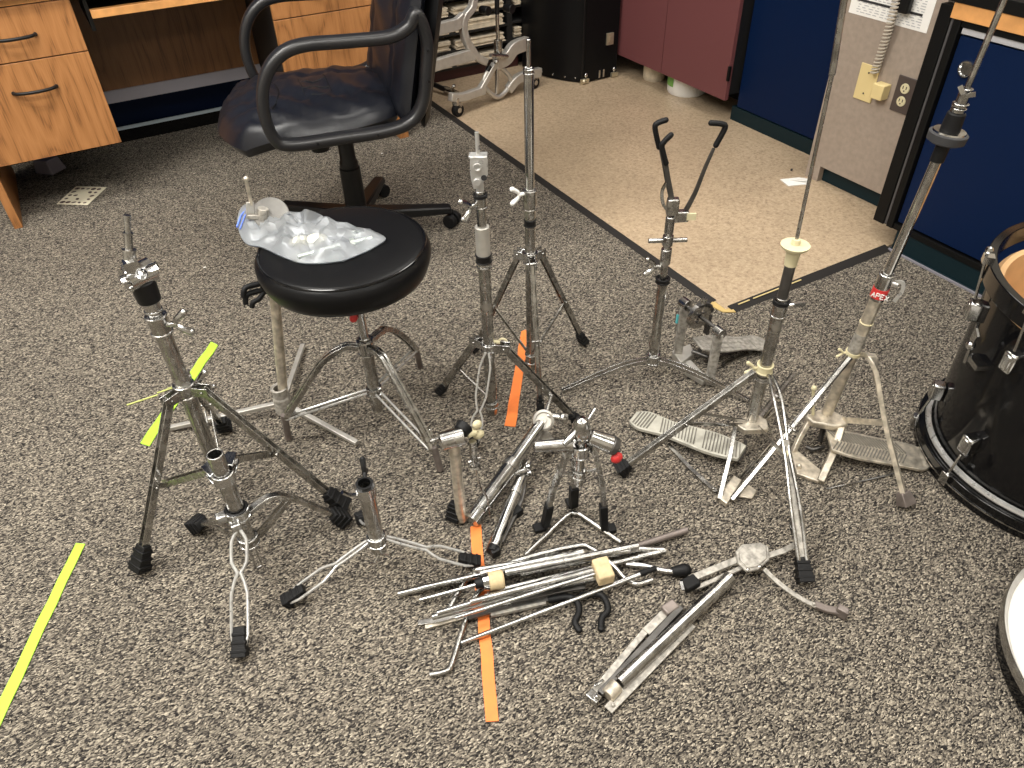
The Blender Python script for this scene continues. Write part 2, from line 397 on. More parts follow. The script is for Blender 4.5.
# ================================================================= THE ROOM
mb = MB(); mb.box(-3.0, 3.4, -2.6, 4.2, -.05, 0); struct('floor', mb, 'carpet')
mb = MB(); mb.box(1.455, 2.9, 1.315, 4.2, -.02, .005); struct('floor_tile', mb, 'tile')
mb = MB()
mb.prism([(1.462, 1.365, .0075), (1.436, 1.365, .0005), (1.436, 1.365, 0), (1.462, 1.365, 0)], (0, 2.33, 0)); struct('trim_1', mb, 'reducer')
mb = MB()
mb.prism([(1.468, 1.322, .0085), (1.468, 1.291, .0005), (1.468, 1.291, 0), (1.468, 1.322, 0)], (.69, 0, 0))
struct('trim_2', mb, 'reducer')
mb = MB(); mb.box(1.56, 1.76, 1.309, 1.3125, .0075, .0098); mb.box(1.5, 1.545, 1.309, 1.3125, .0075, .0098); tag(part('metal_sliver', mb, 'ivory', loc=(1.56, 1.31, .008)), 'thin pale strip of torn edging lying along the black floor trim', 'trim sliver')
mb = MB(); mb.prism([(1.44, 1.31, .001), (1.472, 1.29, .001), (1.478, 1.318, .001), (1.455, 1.37, .001), (1.43, 1.36, .001)], (0, 0, .003)); tag(part('glue_patch', mb, 'glue', loc=(1.455, 1.32, 0)), 'yellow dried glue patch at the bare corner of the tan tile', 'glue')
mb = MB(); mb.box(-3.0, 3.4, 3.74, 3.84, .0, 2.8); struct('wall_back', mb, 'navy')
mb = MB(); mb.box(-1.0, 1.5, 3.715, 3.74, 0, .055); struct('baseboard_back', mb, 'blackgloss')
mb = MB(); mb.bar([(-.2, 3.712, .062), (.5, 3.712, .062), (1.2, 3.712, .062)], .006, .014); struct('highlight_strip', mb, plain('pale_blue_highlight', (.50, .60, .68), .3))  # pale strip standing in for the glossy highlight along the black baseboard's top
mb = MB(); mb.box(2.9, 3.0, -2.6, 4.2, 0, 2.8); struct('wall_right', mb, 'wallpaint')
mb = MB(); mb.box(-3.1, -3.0, -2.6, 4.2, 0, 2.8); struct('wall_left', mb, 'wallpaint')
mb = MB(); mb.box(-3.1, 3.4, -2.7, -2.6, 0, 2.8); struct('wall_front', mb, 'wallpaint')
mb = MB(); mb.box(-3.1, 3.4, -2.7, 4.2, 2.76, 2.86); struct('ceiling', mb, 'ceilwhite')
# grey pilaster that carries the outlets
mb = MB(); mb.box(2.336, 2.9, 1.487, 1.785, .066, 2.8); mb.box(2.336, 2.9, 1.785, 1.845, 0, 2.8); struct('wall_pilaster', mb, 'grey')
mb = MB(); mb.box(2.362, 2.9, 1.42, 1.785, 0, .066); struct('baseboard_right', mb, 'teal')
for k, (lx, ly, le) in enumerate(LAMPS):
    t = thing('ceiling_light', 'recessed fluorescent ceiling panel above %s' % ['the rod pile', 'the bass drum', 'the left carpet', 'the office chair', 'the carpet behind left', 'the carpet behind right', 'the left desk end', 'the tile floor'][k], 'light', (lx, ly, 2.76), 'ceiling light panels')
    mb = MB(); mb.box(lx-.62, lx-.58, ly-.32, ly+.32, 2.73, 2.76); mb.box(lx+.58, lx+.62, ly-.32, ly+.32, 2.73, 2.76)
    mb.box(lx-.58, lx+.58, ly-.32, ly-.28, 2.73, 2.76); mb.box(lx-.58, lx+.58, ly+.28, ly+.32, 2.73, 2.76); part('frame', mb, 'white', t)
    mb = MB(); mb.box(lx-.58, lx+.58, ly-.28, ly+.28, 2.745, 2.755); part('diffuser', mb, 'diffuser', t)

# ================================================================= CABINETS ON THE RIGHT
t = thing('maroon_cabinet', 'maroon double-door cabinet raised off the tan tile beside the black case', 'cabinet', (2.44, 2.85, 0))
mb = MB(); mb.box(2.45, 2.88, 2.43, 3.30, .125, 2.1); part('body', mb, 'shelfblack', t)
mb = MB(); mb.box(2.43, 2.45, 2.43, 2.872, .104, 2.1); part('door', mb, 'maroon', t, bevel=.001)
mb = MB(); mb.box(2.43, 2.45, 2.876, 3.24, .104, 2.1); part('door', mb, 'maroon', t, bevel=.001)
mb = MB(); mb.box(2.424, 2.434, 2.422, 2.434, .19, .25); part('hinge', mb, 'blacktrim', t)
mb = MB(); mb.box(2.69, 2.88, 2.45, 3.30, 0, .12); part('plinth', mb, 'shelfblack', t)
t = thing('navy_cabinet', 'tall navy cabinet with teal kick board between maroon doors and grey wall', 'cabinet', (2.5, 2.2, 0))
mb = MB(); mb.box(2.5, 2.88, 1.85, 2.42, .068, 2.1); part('body', mb, 'navy', t, bevel=.002)
mb = MB(); mb.box(2.497, 2.88, 1.85, 2.445, 0, .064); part('kick_board', mb, 'teal', t)
t = thing('navy_counter_cabinet', 'low navy cabinet with black frame, round pull and wood counter edge', 'cabinet', (2.16, 1.0, 0))
mb = MB(); mb.box(2.19, 2.88, -.4, 1.385, .12, .725); part('body', mb, 'blacktrim', t)
mb = MB(); mb.box(2.157, 2.19, 1.352, 1.392, .07, .735); mb.box(2.165, 2.19, 1.340, 1.352, .07, .735); mb.box(2.157, 2.19, 1.318, 1.340, .07, .735)
mb.box(2.162, 2.19, -.4, 1.318, .069, .088); mb.box(2.162, 2.19, -.4, 1.318, .688, .706); part('frame', mb, 'blacktrim', t, bevel=.001)
mb = MB(); mb.box(2.160, 2.166, 1.3425, 1.3495, .075, .735); part('edge_strip', mb, plain('edge_grey', (.06, .058, .06), .5), t)
mb = MB(); mb.box(2.168, 2.19, .42, 1.312, .096, .666); part('door', mb, 'navy', t, bevel=.001)
mb = MB(); mb.box(2.168, 2.19, -.4, .41, .096, .666); part('door', mb, 'navy', t, bevel=.001)
mb = MB(); mb.box(2.166, 2.19, -.4, 1.312, .672, .690); part('rail', mb, plain('grey_rail', (.42, .42, .44), .5), t)
mb = MB(); mb.box(2.157, 2.162, -.4, 1.30, 0, .008); mb.box(2.165, 2.88, -.4, 1.30, 0, .07); part('kick_board', mb, 'teal', t)
mb = MB(); mb.box(2.15, 2.167, -.4, 1.302, 0, .006); part('kick_strip', mb, 'greytrim', t)
mb = MB(); mb.lathe((2.167, 1.2626, 0.5894), [(.001, .001), (.016, .001), (.019, .006), (.022, .006), (.023, 0)], axis=(-1, 0, 0), n=32); part('round_pull', mb, 'chrome', t)
mb = MB(); mb.box(2.154, 2.19, -.4, 1.352, .706, .746); part('wood_edge', mb, 'oakwarm', t, bevel=.001)
mb = MB(); mb.box(2.150, 2.88, -.4, 1.40, .7465, .78); part('countertop', mb, 'blacktrim', t, bevel=.002)

# things on the grey pilaster
def on_wall(y0, y1, z0, z1, th=.004, x=2.336): m_ = MB(); m_.box(x-th, x, y0, y1, z0, z1); return m_
t = thing('outlet_plate', 'dark brown duplex outlet plate with cream sockets on grey wall', 'outlet', (2.334, 1.54, .405))
part('plate', on_wall(1.501, 1.571, .349, .463, .005), 'brownplate', t, bevel=.002)
for z in (.386, .427):
    m_ = MB(); m_.lathe((2.3315, 1.536, z), [(.0001, .003), (.0155, .003), (.0165, 0)], axis=(-1, 0, 0), n=24); o = part('socket', m_, 'cream', t)
    m_ = MB()
    for dy in (-.006, .006): m_.box(2.3270, 2.3284, 1.536+dy-.0012, 1.536+dy+.0012, z-.001, z+.008)
    m_.cyl((2.3270, 1.536, z-.007), (2.3284, 1.536, z-.007), .0022, n=10); part('slot', m_, 'ink', o)
t = thing('blank_plate', 'tall ivory blank cover plate on grey wall under the coiled cord', 'cover plate', (2.334, 1.68, .40))
part('plate', on_wall(1.648, 1.722, .345, .463, .005), 'ivory', t, bevel=.002)
for z in (.37, .438):
    m_ = MB(); m_.cyl((2.3295, 1.684, z), (2.3315, 1.684, z), .003, n=10); part('screw', m_, 'darksteel', t)
m_ = MB(); m_.box(2.298, 2.336, 1.590, 1.634, .376, .425)
tag(part('junction_box', m_, 'ivory', bevel=.003, loc=(2.32, 1.61, .38)), 'small ivory surface box between blank plate and dark outlet', 'junction box')
t = thing('wall_schedule', 'white printed schedule sheet taped to grey wall behind coiled cord', 'paper', (2.334, 1.67, .7))
part('sheet', on_wall(1.525, 1.828, .598, .83, .0012), 'white', t)
m_ = MB()
m_.box(2.3335, 2.3346, 1.555, 1.80, .640, .647); m_.box(2.3335, 2.3346, 1.545, 1.80, .705, .712); part('heavy_line', m_, 'ink', t)
m_ = MB()
for i in range(15):
    z = .607+i*.0075
    if abs(z-.6435) < .006 or abs(z-.708) < .006: continue
    y = 1.552
    while y < 1.80:
        l = random.uniform(.006, .02); m_.box(2.3338, 2.3346, y, min(y+l, 1.805), z, z+.0022); y += l+random.uniform(.004, .014)
part('print', m_, 'greyink', t)
t = thing('wall_handset', 'black telephone handset end hanging in front of the white schedule', 'telephone', (2.32, 1.62, .70))
m_ = MB(); m_.obox((2.315, 1.612, .74), (.012, 0, 0), (0, .021, .0), (0, .0, .098)); part('handset', m_, 'blackplas', t, bevel=.006)
m_ = MB()
a = Vector((2.318, 1.655, .445)); b = Vector((2.29, 1.643, .83)); pts = []
n_c = 34
for i in range(n_c*10+1):
    u = i/(n_c*10); c_ = a+(b-a)*u+Vector((0, -.012*math.sin(PI*u), 0)); th = 2*PI*i/10
    rr_ = .0115
    pts.append(c_+Vector((math.cos(th)*rr_, math.sin(th)*rr_, 0)))
m_.tube(pts, .0030, n=6)
tag(part('coiled_cord', m_, plain('beige_cord', (.42, .37, .30), .45), loc=(2.31, 1.65, .45)), 'coiled beige telephone cord hanging down the grey wall', 'cord')

# under the maroon doors
t = thing('bucket', 'white bucket with green label half hidden under the maroon doors', 'bucket', (2.555, 2.83, 0))
m_ = MB(); m_.lathe((2.565, 2.83, .005), [(.001, 0), (.088, 0), (.094, .01), (.097, .11), (.09, .11), (.085, .02), (.001, .02)], n=36); part('body', m_, 'white', t)
m_ = MB()
pp = [(2.565+.0972*math.cos(a_), 2.83+.0972*math.sin(a_)) for a_ in [math.radians(150+6*i) for i in range(7)]]
for (xa, ya), (xb, yb) in zip(pp[:-1], pp[1:]): m_.add([(xa, ya, .045), (xb, yb, .045), (xb, yb, .11), (xa, ya, .11)], [(0, 1, 2, 3)])
part('label_strip', m_, 'green', t)
m_ = MB(); m_.lathe((2.545, 3.06, .005), [(.001, 0), (.05, 0), (.055, .01), (.055, .1), (.001, .1)], n=28)
tag(part('plastic_jar', m_, 'paperold', loc=(2.545, 3.06, .005)), 'dull pale jar further back under the maroon doors beside the bucket', 'jar')
m_ = MB(); m_.prism([(2.228, 1.868, .006), (2.30, 1.842, .006), (2.325, 1.808, .006), (2.29, 1.777, .006), (2.262, 1.792, .006), (2.212, 1.81, .006)], (0, 0, .003))
m_.prism([(2.25, 1.84, .009), (2.31, 1.822, .009), (2.285, 1.79, .016)], (0, 0, .003))
tag(part('paper_scrap', m_, 'white', loc=(2.27, 1.82, .006)), 'torn white paper scrap lying on tan tile by the grey wall', 'paper')
m_ = MB(); m_.ball((2.325, 1.905, .010), .005, n=8)
tag(part('debris_crumb', m_, 'ink', loc=(2.325, 1.905, .006)), 'tiny black crumb on the tile behind the paper scrap', 'crumb')

# ================================================================= BLACK CASE
t = thing('instrument_case', 'tall black instrument case with curved side and metal corners on tile', 'case', (2.25, 3.3, .005))
m_ = MB(); cp = spline([vec(p) for p in ((2.20, 3.215, .012), (2.150, 3.28, .012), (2.10, 3.39, .012), (2.085, 3.50, .012), (2.085, 3.60, .012))], 5)
poly = cp+[vec((2.41, 3.60, .012)), vec((2.41, 3.20, .012)), vec((2.215, 3.20, .012))]
m_.prism(poly, (0, 0, 1.0)); part('body', m_, 'vinyl', t)
m_ = MB(); m_.bar([(2.2, 3.197, .012), (2.2, 3.197, 1.0)], .008, .006, up=(0, 1, 0)); part('edge_binding', m_, 'blackplas', t, bevel=.001)
m_ = MB()
for p in cp[2:18:3]: m_.ball(p+Vector((-.002, -.002, .018)), .005, n=8)
part('stud', m_, 'chrome', t)
for x in (2.222, 2.395):
    m_ = MB(); m_.ball((x, 3.196, .045), .011, (1, .5, 1), n=10); part('corner_stud', m_, 'chrome', t)
for x in (2.30, 2.325):
    m_ = MB(); m_.box(x-.005, x+.005, 3.190, 3.20, .02, .058); part('latch', m_, 'chrome', t, bevel=.001)
m_ = MB(); m_.box(2.19, 2.235, 3.186, 3.20, .008, .03); m_.ball((2.205, 3.19, .02), .013, n=10); part('corner_plate', m_, 'brass', t)
m_ = MB(); m_.box(2.375, 2.412, 3.188, 3.20, .008, .03); part('corner_plate', m_, 'brass', t)
m_ = MB(); m_.box(2.335, 2.375, 3.190, 3.20, .17, .225); m_.box(2.345, 2.365, 3.186, 3.192, .185, .212); part('clasp', m_, 'brass', t, bevel=.001)

# ================================================================= SHEET MUSIC SHELF
t = thing('sheet_shelf', 'black shelf unit full of sheet music behind the silver rack', 'shelf', (1.7, 3.62, .005))
m_ = MB(); m_.box(1.26, 2.08, 3.635, 3.735, 0.005, .06); part('plinth', m_, 'darkred', t)
m_ = MB()
m_.box(1.26, 2.25, 3.72, 3.735, .06, .8); m_.box(1.26, 1.275, 3.60, 3.72, .06, .8); part('carcass', m_, 'shelfblack', t)
m_ = MB(); m_.box(2.00, 2.03, 3.60, 3.72, .06, .8); part('divider', m_, 'shelfblack', t)
lev_l = [.075, .155, .235, .315, .395, .475]; lev_r = [.085, .16, .24, .315, .40, .48]
for i, z in enumerate(lev_l):
    m_ = MB(); m_.box(1.275, 2.00, 3.60, 3.72, z-.012, z); part('shelf_board', m_, 'shelfblack', t, bevel=.001)
for i, z in enumerate(lev_r):
    m_ = MB(); m_.box(2.03, 2.25, 3.60, 3.72, z-.012, z); part('shelf_board', m_, 'shelfblack', t, bevel=.001)
row_words = ['bottom', 'second', 'third', 'fourth', 'fifth', 'top']
def stack(x0, x1, z, h, label):
    m_ = MB(); zz = z+.001
    while zz < z+h:
        d = random.uniform(.004, .008); j = random.uniform(-.006, .012); m_.box(x0+random.uniform(0, .008), x1-random.uniform(0, .01), 3.598+j, 3.715, zz, zz+d*.8); zz += d
    tag(part('sheet_music_stack', m_, 'paperold', loc=((x0+x1)/2, 3.65, z)), label, 'sheet music', 'stacks of sheet music')
for i, z in enumerate(lev_l):
    h = .038+.008*((i*7) % 3)
    stack(1.40, 1.675, z, h, 'cream sheet music stack, %s shelf, behind the chair back' % row_words[i])
    stack(1.70, 1.985, z, h-.006, 'cream sheet music stack, %s shelf, left of the divider' % row_words[i])
for i, z in enumerate(lev_r):
    if i == 2: continue
    stack(2.04, 2.085, z, .045 if i != 4 else .035, 'narrow sheet music stack, %s shelf, right of the divider by black case' % row_words[i])

# ================================================================= DESK
t = thing('oak_desk', 'oak double-pedestal desk with black arched drawer pulls at the back left', 'desk', (.37, 3.07, 0))
m_ = MB(); m_.box(-.44, 1.22, 3.04, 3.66, .735, .765); part('desktop', m_, 'oak', t, bevel=.003)
for x0, x1 in ((-.358, .063), (.708, 1.148)):
    m_ = MB(); m_.box(x0, x1, 3.062, 3.084, .716, .735); part('top_rail', m_, 'oakwarm', t, bevel=.001)
m_ = MB(); m_.box(-.386, -.358, 3.066, 3.60, 0, .735); part('end_panel', m_, 'oak', t, bevel=.001)
m_ = MB(); m_.box(1.148, 1.190, 3.066, 3.60, 0, .735); part('end_panel', m_, 'oak', t, bevel=.001)
def pull(parent, xc, zc, w_=.055):
    m_ = MB(); pts = [(xc-w_, 3.062, zc), (xc-w_*.8, 3.046, zc), (xc-w_*.3, 3.036, zc), (xc+w_*.3, 3.036, zc), (xc+w_*.8, 3.046, zc), (xc+w_, 3.062, zc)]
    m_.tube(pts, .0055, n=10, smooth=5); m_.ball((xc-w_, 3.062, zc), .007, n=8); m_.ball((xc+w_, 3.062, zc), .007, n=8); part('pull', m_, 'blackplas', parent, label='black arched pull')
for x0, x1, xc in ((-.358, .063, -.130), (.708, 1.148, .93)):
    m_ = MB(); m_.box(x0+.003, x1-.003, 3.082, 3.58, .232, .735); part('pedestal', m_, 'shelfblack', t)
    m_ = MB(); m_.box(x0, x1, 3.066, 3.084, .229, .548); o = part('drawer', m_, 'oak', t, bevel=.001); pull(o, xc-.008, .458, .066)
    m_ = MB(); m_.box(x0, x1, 3.066, 3.084, .552, .712); o = part('drawer', m_, 'oak', t, bevel=.001); pull(o, xc-.008, .625, .066)
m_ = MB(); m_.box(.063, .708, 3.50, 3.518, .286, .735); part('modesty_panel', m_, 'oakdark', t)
m_ = MB(); m_.box(.063, .708, 3.494, 3.52, .238, .286); part('bottom_rail', m_, 'greytrim', t)
m_ = MB(); m_.box(.112, .66, 3.07, 3.10, .643, .668); part('tray_edge', m_, 'oakwarm', t, bevel=.001)
m_ = MB(); m_.box(.108, .664, 3.10, 3.46, .645, .652); m_.box(.10, .112, 3.10, 3.46, .60, .735); part('tray', m_, 'blackplas', t)
# small plastic block and card under the desk
m_ = MB(); b_ = [(-.285, 3.56, .001), (-.225, 3.50, .001), (-.165, 3.55, .001), (-.20, 3.64, .001), (-.27, 3.66, .001)]
c0 = Vector((-.235, 3.58, 0)); top_ = [c0+(vec(p)-c0)*.78+Vector((0, 0, .055)) for p in b_]
m_.add(b_+top_, [(4, 3, 2, 1, 0), (5, 6, 7, 8, 9)]+[(i, (i+1) % 5, 5+(i+1) % 5, 5+i) for i in range(5)])
tag(part('plastic_block', m_, 'lavender', bevel=.004, loc=(-.235, 3.58, 0)), 'small smoky plastic block lying under the left desk drawers', 'plastic block')
t = thing('photo_card', 'white card with dark printed blotches on the carpet before the desk', 'card', (-.14, 3.22, 0))
m_ = MB(); m_.prism([(-.233, 3.200, .002), (-.130, 3.125, .002), (-.045, 3.252, .002), (-.150, 3.330, .002)], (0, 0, .002)); part('card', m_, plain('card_cream', (.72, .66, .50), .6), t)
m_ = MB(); ex = (vec((-.130, 3.125, 0))-vec((-.233, 3.2, 0))); ey = (vec((-.150, 3.33, 0))-vec((-.233, 3.2, 0)))
for i in range(5):
    for j in range(5):
        if i in (1, 2, 3) and j in (1, 2, 3) and (i+j) % 3: continue
        p = vec((-.233, 3.2, .0043))+ex*(.13+.18*i)+ey*(.1+.19*j)
        m_.ball(p, .008, (random.uniform(.7, 1.4), random.uniform(.7, 1.3), .05), n=8)
part('print', m_, plain('card_print', (.07, .035, .03), .6), t)

# ================================================================= TAPES ON THE CARPET
def tape(name, quad, mat, label, n=10, wob=.0015):
    a, b, c_, d = [vec((*p, .0)) for p in quad]; m_ = MB(); vs = []
    for i in range(n+1):
        t_ = i/n; l = lerp(a, d, t_); r_ = lerp(b, c_, t_)
        o = Vector((random.uniform(-wob, wob), random.uniform(-wob, wob), 0))
        for p in (l, r_): vs += [(p.x+o.x, p.y+o.y, .0012), (p.x+o.x, p.y+o.y, .003)]
    fs = []
    for i in range(n):
        k = i*4; fs += [(k+1, k+3, k+7, k+5), (k, k+4, k+6, k+2), (k, k+1, k+5, k+4), (k+2, k+6, k+7, k+3)]
    fs += [(0, 2, 3, 1), (n*4, n*4+1, n*4+3, n*4+2)]
    m_.add(vs, fs); return tag(part(name, m_, mat, loc=(a.x, a.y, 0)), label, 'tape')
tape('lime_tape', [(-.56, .95), (-.556, .905), (-.327, 1.364), (-.344, 1.377)], 'lime', 'long lime green tape strip on carpet at the left edge')
tape('lime_tape', [(-.171, 1.634), (-.153, 1.611), (.093, 1.944), (.080, 1.973)], 'lime', 'short lime green tape strip behind the tall left stand')
tape('orange_tape', [(.243, .578), (.263, .568), (.440, .970), (.417, .977)], 'orange', 'long orange tape strip under the pile of rods')
tape('orange_tape', [(.640, 1.218), (.662, 1.200), (.902, 1.539), (.878, 1.541)], 'orange', 'shorter orange tape strip between the two tall cymbal stands')
m_ = MB()
for p in ((-0.1571, 1.8051, 0), (-0.0786, 1.8145, 0), (-0.0273, 1.8077, 0), (-0.1189, 1.8054, 0), (-0.0518, 1.8177, 0)): m_.box(p[0]-.02, p[0]+.02, p[1]-.0025, p[1]+.0025, .001, .003)
tag(part('tape_residue', m_, plain('faded_lime', (.45, .48, .16), .8), loc=(-0.0926, 1.8086, 0)), 'faint yellow-green tape residue across the carpet by the left stand', 'tape residue')
for k, (p, lab) in enumerate((((0.1572, 2.41, 0), 'white lint fleck on carpet between left stand and stool'), ((-0.0103, 2.9411, 0), 'white lint fleck on carpet behind the tall left stand'), ((1.0174, 2.9582, 0), 'white lint fleck on carpet right of the chair column'), ((0.6336, 3.2952, 0), 'white lint fleck on carpet under the chair seat'))):
    m_ = MB(); m_.ball((p[0], p[1], .003), .004, (1.3, .8, .6), n=6); tag(part('lint_fleck', m_, 'white', loc=(p[0], p[1], 0)), lab, 'lint')

# ================================================================= OFFICE CHAIR
HB = Vector((.68, 2.32, 0)); CF = Vector((-.985, .168, 0)).normalized(); CN = Vector((-.168, -.985, 0)).normalized()
def ch(f_, n_, z): return HB+CF*f_+CN*n_+Vector((0, 0, z))
t = thing('office_chair', 'black leather swivel office chair with loop armrests on star base', 'office chair', (.68, 2.32, 0))
def pillow(fs, ns, zt, zb, puff):
    """closed cushion: rounded slab with a crowned, seamed top"""
    m_ = MB(); nu, nv = 30, 30; vs = []; fs_ = []
    for side in (0, 1):
        for i in range(nu+1):
            for j in range(nv+1):
                u = i/nu*2-1; v = j/nv*2-1
                # squircle mapping
                uu = u*math.sqrt(1-.40*v*v); vv = v*math.sqrt(1-.40*u*u)
                e = max(abs(u), abs(v)); edge = (1-e**4.5)
                f_ = (fs[0]+fs[1])/2+uu*(fs[1]-fs[0])/2; n_ = (ns[0]+ns[1])/2+vv*(ns[1]-ns[0])/2
                yield_ = (u, v, f_, n_, edge)
                vs.append(puff(side, *yield_))
        o = side*(nu+1)*(nv+1)
        for i in range(nu):
            for j in range(nv):
                a = o+i*(nv+1)+j; q = (a, a+1, a+nv+2, a+nv+1); fs_.append(q if side else q[::-1])
    m_.add(vs, fs_); return m_
def seat_pt(side, u, v, f_, n_, e):
    e = max(0, e)**.5
    drop = -.034*max(0, (u-.35)/.65)**2
    fat = 1+.25*max(0, u)
    if side:
        ins = max(0, 1-max(abs(u), abs(v))**3)
        crease = 0
        for v0 in (-.38, .38): crease -= .008*math.exp(-((v-v0)/.03)**2)*(1 if abs(u) < .85 else .3)
        for u0 in (-.25, .05, .35): crease -= .007*math.exp(-((u-u0)/.03)**2)*(1 if abs(v) < .38 else 0)
        wr = .0055*math.sin(15*u+9*v*v+4*v)*ins+.0065*math.sin(19*v+6*u*u)*max(0, u-.1)*min(1, ins*2)+.003*math.sin(33*u-14*v)*ins
        z = .482+e*.046*fat+drop+crease*ins+wr+.014*(1-u*u)*(1-v*v)
    else: z = .482-e*.045*fat+drop
    return ch(f_, n_, z)
m_ = pillow((-.20, .37), (-.262, .262), 0, 0, seat_pt); seat_o = part('seat', m_, 'leather', t, angle=80)
m_ = MB()
def on_seat(u, v):
    uu = u*math.sqrt(1-.40*v*v); vv = v*math.sqrt(1-.40*u*u); return seat_pt(1, u, v, .085+uu*.285, vv*.262, 1-max(abs(u), abs(v))**4.5)+Vector((0, 0, .0012))
for u0 in (-.22, .06): m_.tube([on_seat(u0+.0*k, -.36+.09*k) for k in range(9)], .0016, n=6)
for v0 in (-.36, -.12, .12, .36): m_.tube([on_seat(-.22+.07*k, v0) for k in range(5)], .0016, n=6)
m_.tube([on_seat(.30+.25*abs((k-5)/5)**2, -.8+.16*k) for k in range(11)], .0018, n=6)
part('stitching', m_, 'rubber', seat_o)
def back_pt(side, u, v, f_, n_, e):     # u runs up the back, v across
    z = .80+u*.34; lean = -.170-.22*(z-.5); e = max(0, e)**.5
    if side:
        cr = 0; ins = max(0, 1-max(abs(u), abs(v))**4)
        for u0 in (-.45, -.05, .35): cr -= .009*math.exp(-((u-u0)/.03)**2)
        for v0 in (-.55, .55): cr -= .009*math.exp(-((v-v0)/.04)**2)
        d = .045*e+cr*ins+.004*math.sin(17*u+5*v)*ins
    else: d = -.03*e
    return HB+CF*(lean+d)+CN*(v*.250)+Vector((0, 0, z))
m_ = pillow((0, 1), (0, 1), 0, 0, back_pt); part('backrest', m_, 'leather', t, angle=80)
def shell_pt(side, u, v, f_, n_, e):
    z = .79+u*.335; lean = -.215-.22*(z-.5); e = max(0, e)**.5
    return HB+CF*(lean+(.02 if side else -.035)*e)+CN*(v*.262)+Vector((0, 0, z))
m_ = pillow((0, 1), (0, 1), 0, 0, shell_pt); part('back_shell', m_, 'blackplas', t, angle=80)
loop = [(.18, .475), (.222, .50), (.232, .58), (.212, .655), (.165, .708), (.10, .728), (-.02, .724), (-.13, .722), (-.185, .742), (-.212, .772), (-.232, .70), (-.222, .62), (-.205, .54), (-.165, .49), (-.09, .472), (.05, .472)]
for s_ in (1, -1):
    m_ = MB(); pts = spline([ch(f_, s_*.278, z) for f_, z in loop], 6, True); vs = []; n = 12; m = len(pts)
    for i in range(m):
        T = (pts[(i+1) % m]-pts[i-1]).normalized(); up = CN.cross(T)
        for j in range(n):
            a = 2*PI*j/n; ca, sa = math.cos(a), math.sin(a)
            vs.append(pts[i]+CN*(.024*math.copysign(abs(ca)**.7, ca))+up*(.0165*math.copysign(abs(sa)**.7, sa)))
    m_.add(vs, [(i*n+j, i*n+(j+1) % n, ((i+1) % m)*n+(j+1) % n, ((i+1) % m)*n+j) for i in range(m) for j in range(n)])
    o = part('armrest', m_, plain('dark_grey_urethane', (.012, .012, .0135), .34), t, angle=80)
    for f_, z in ((.11, .474), (-.06, .472), (-.222, .60), (-.228, .68)):
        q = MB(); q.cyl(ch(f_, s_*.296, z), ch(f_, s_*.304, z), .006, .004, n=12); part('bolt', q, 'blackplas', o)
m_ = MB(); m_.obox(ch(0, 0, .452), CF*.12, CN*.22, (0, 0, .010)); m_.obox(ch(0, 0, .435), CF*.10, CN*.06, (0, 0, .022)); part('seat_plate', m_, 'blackplas', t, bevel=.004)
m_ = MB(); m_.cyl(ch(.09, .10, .375), ch(.09, .10, .44), .028, .028, n=24); part('tension_knob', m_, 'blackplas', t, bevel=.003)
m_ = MB(); m_.lathe((HB.x, HB.y, 0), [(.001, .44), (.024, .44), (.026, .29), (.030, .285), (.030, .265), (.034, .262), (.036, .10), (.001, .10)], n=28); part('gas_column', m_, 'blackplas', t)
for k in range(5):
    a = math.radians(-17+72*k); d = Vector((math.cos(a), math.sin(a), 0)); p0 = HB+Vector((0, 0, .095)); p1 = HB+d*.325+Vector((0, 0, .070))
    m_ = MB(); sd = d.cross(Vector((0, 0, 1)))
    m_.add([p0+sd*.030+Vector((0, 0, .02)), p0-sd*.030+Vector((0, 0, .02)), p0-sd*.034-Vector((0, 0, .022)), p0+sd*.034-Vector((0, 0, .022)),
            p1+sd*.020+Vector((0, 0, .012)), p1-sd*.020+Vector((0, 0, .012)), p1-sd*.022-Vector((0, 0, .012)), p1+sd*.022-Vector((0, 0, .012))],
           [(0, 1, 2, 3), (7, 6, 5, 4), (0, 4, 5, 1), (1, 5, 6, 2), (2, 6, 7, 3), (3, 7, 4, 0)])
    o = part('base_arm', m_, 'blackplas', t, bevel=.006)
    m_ = MB(); c_ = HB+d*.325; ax = Vector((math.cos(a+.9), math.sin(a+.9), 0))
    m_.cyl(c_+Vector((0, 0, .065)), c_+Vector((0, 0, .035)), .008, n=10)
    for s_ in (-1, 1): m_.cyl(c_+ax*(s_*.006)+Vector((0, 0, .027)), c_+ax*(s_*.026)+Vector((0, 0, .027)), .0255, .024, n=24)
    m_.cyl(c_-ax*.02+Vector((0, 0, .027)), c_+ax*.02+Vector((0, 0, .027)), .007, n=10)
    part('caster', m_, 'rubber', o, bevel=.002)

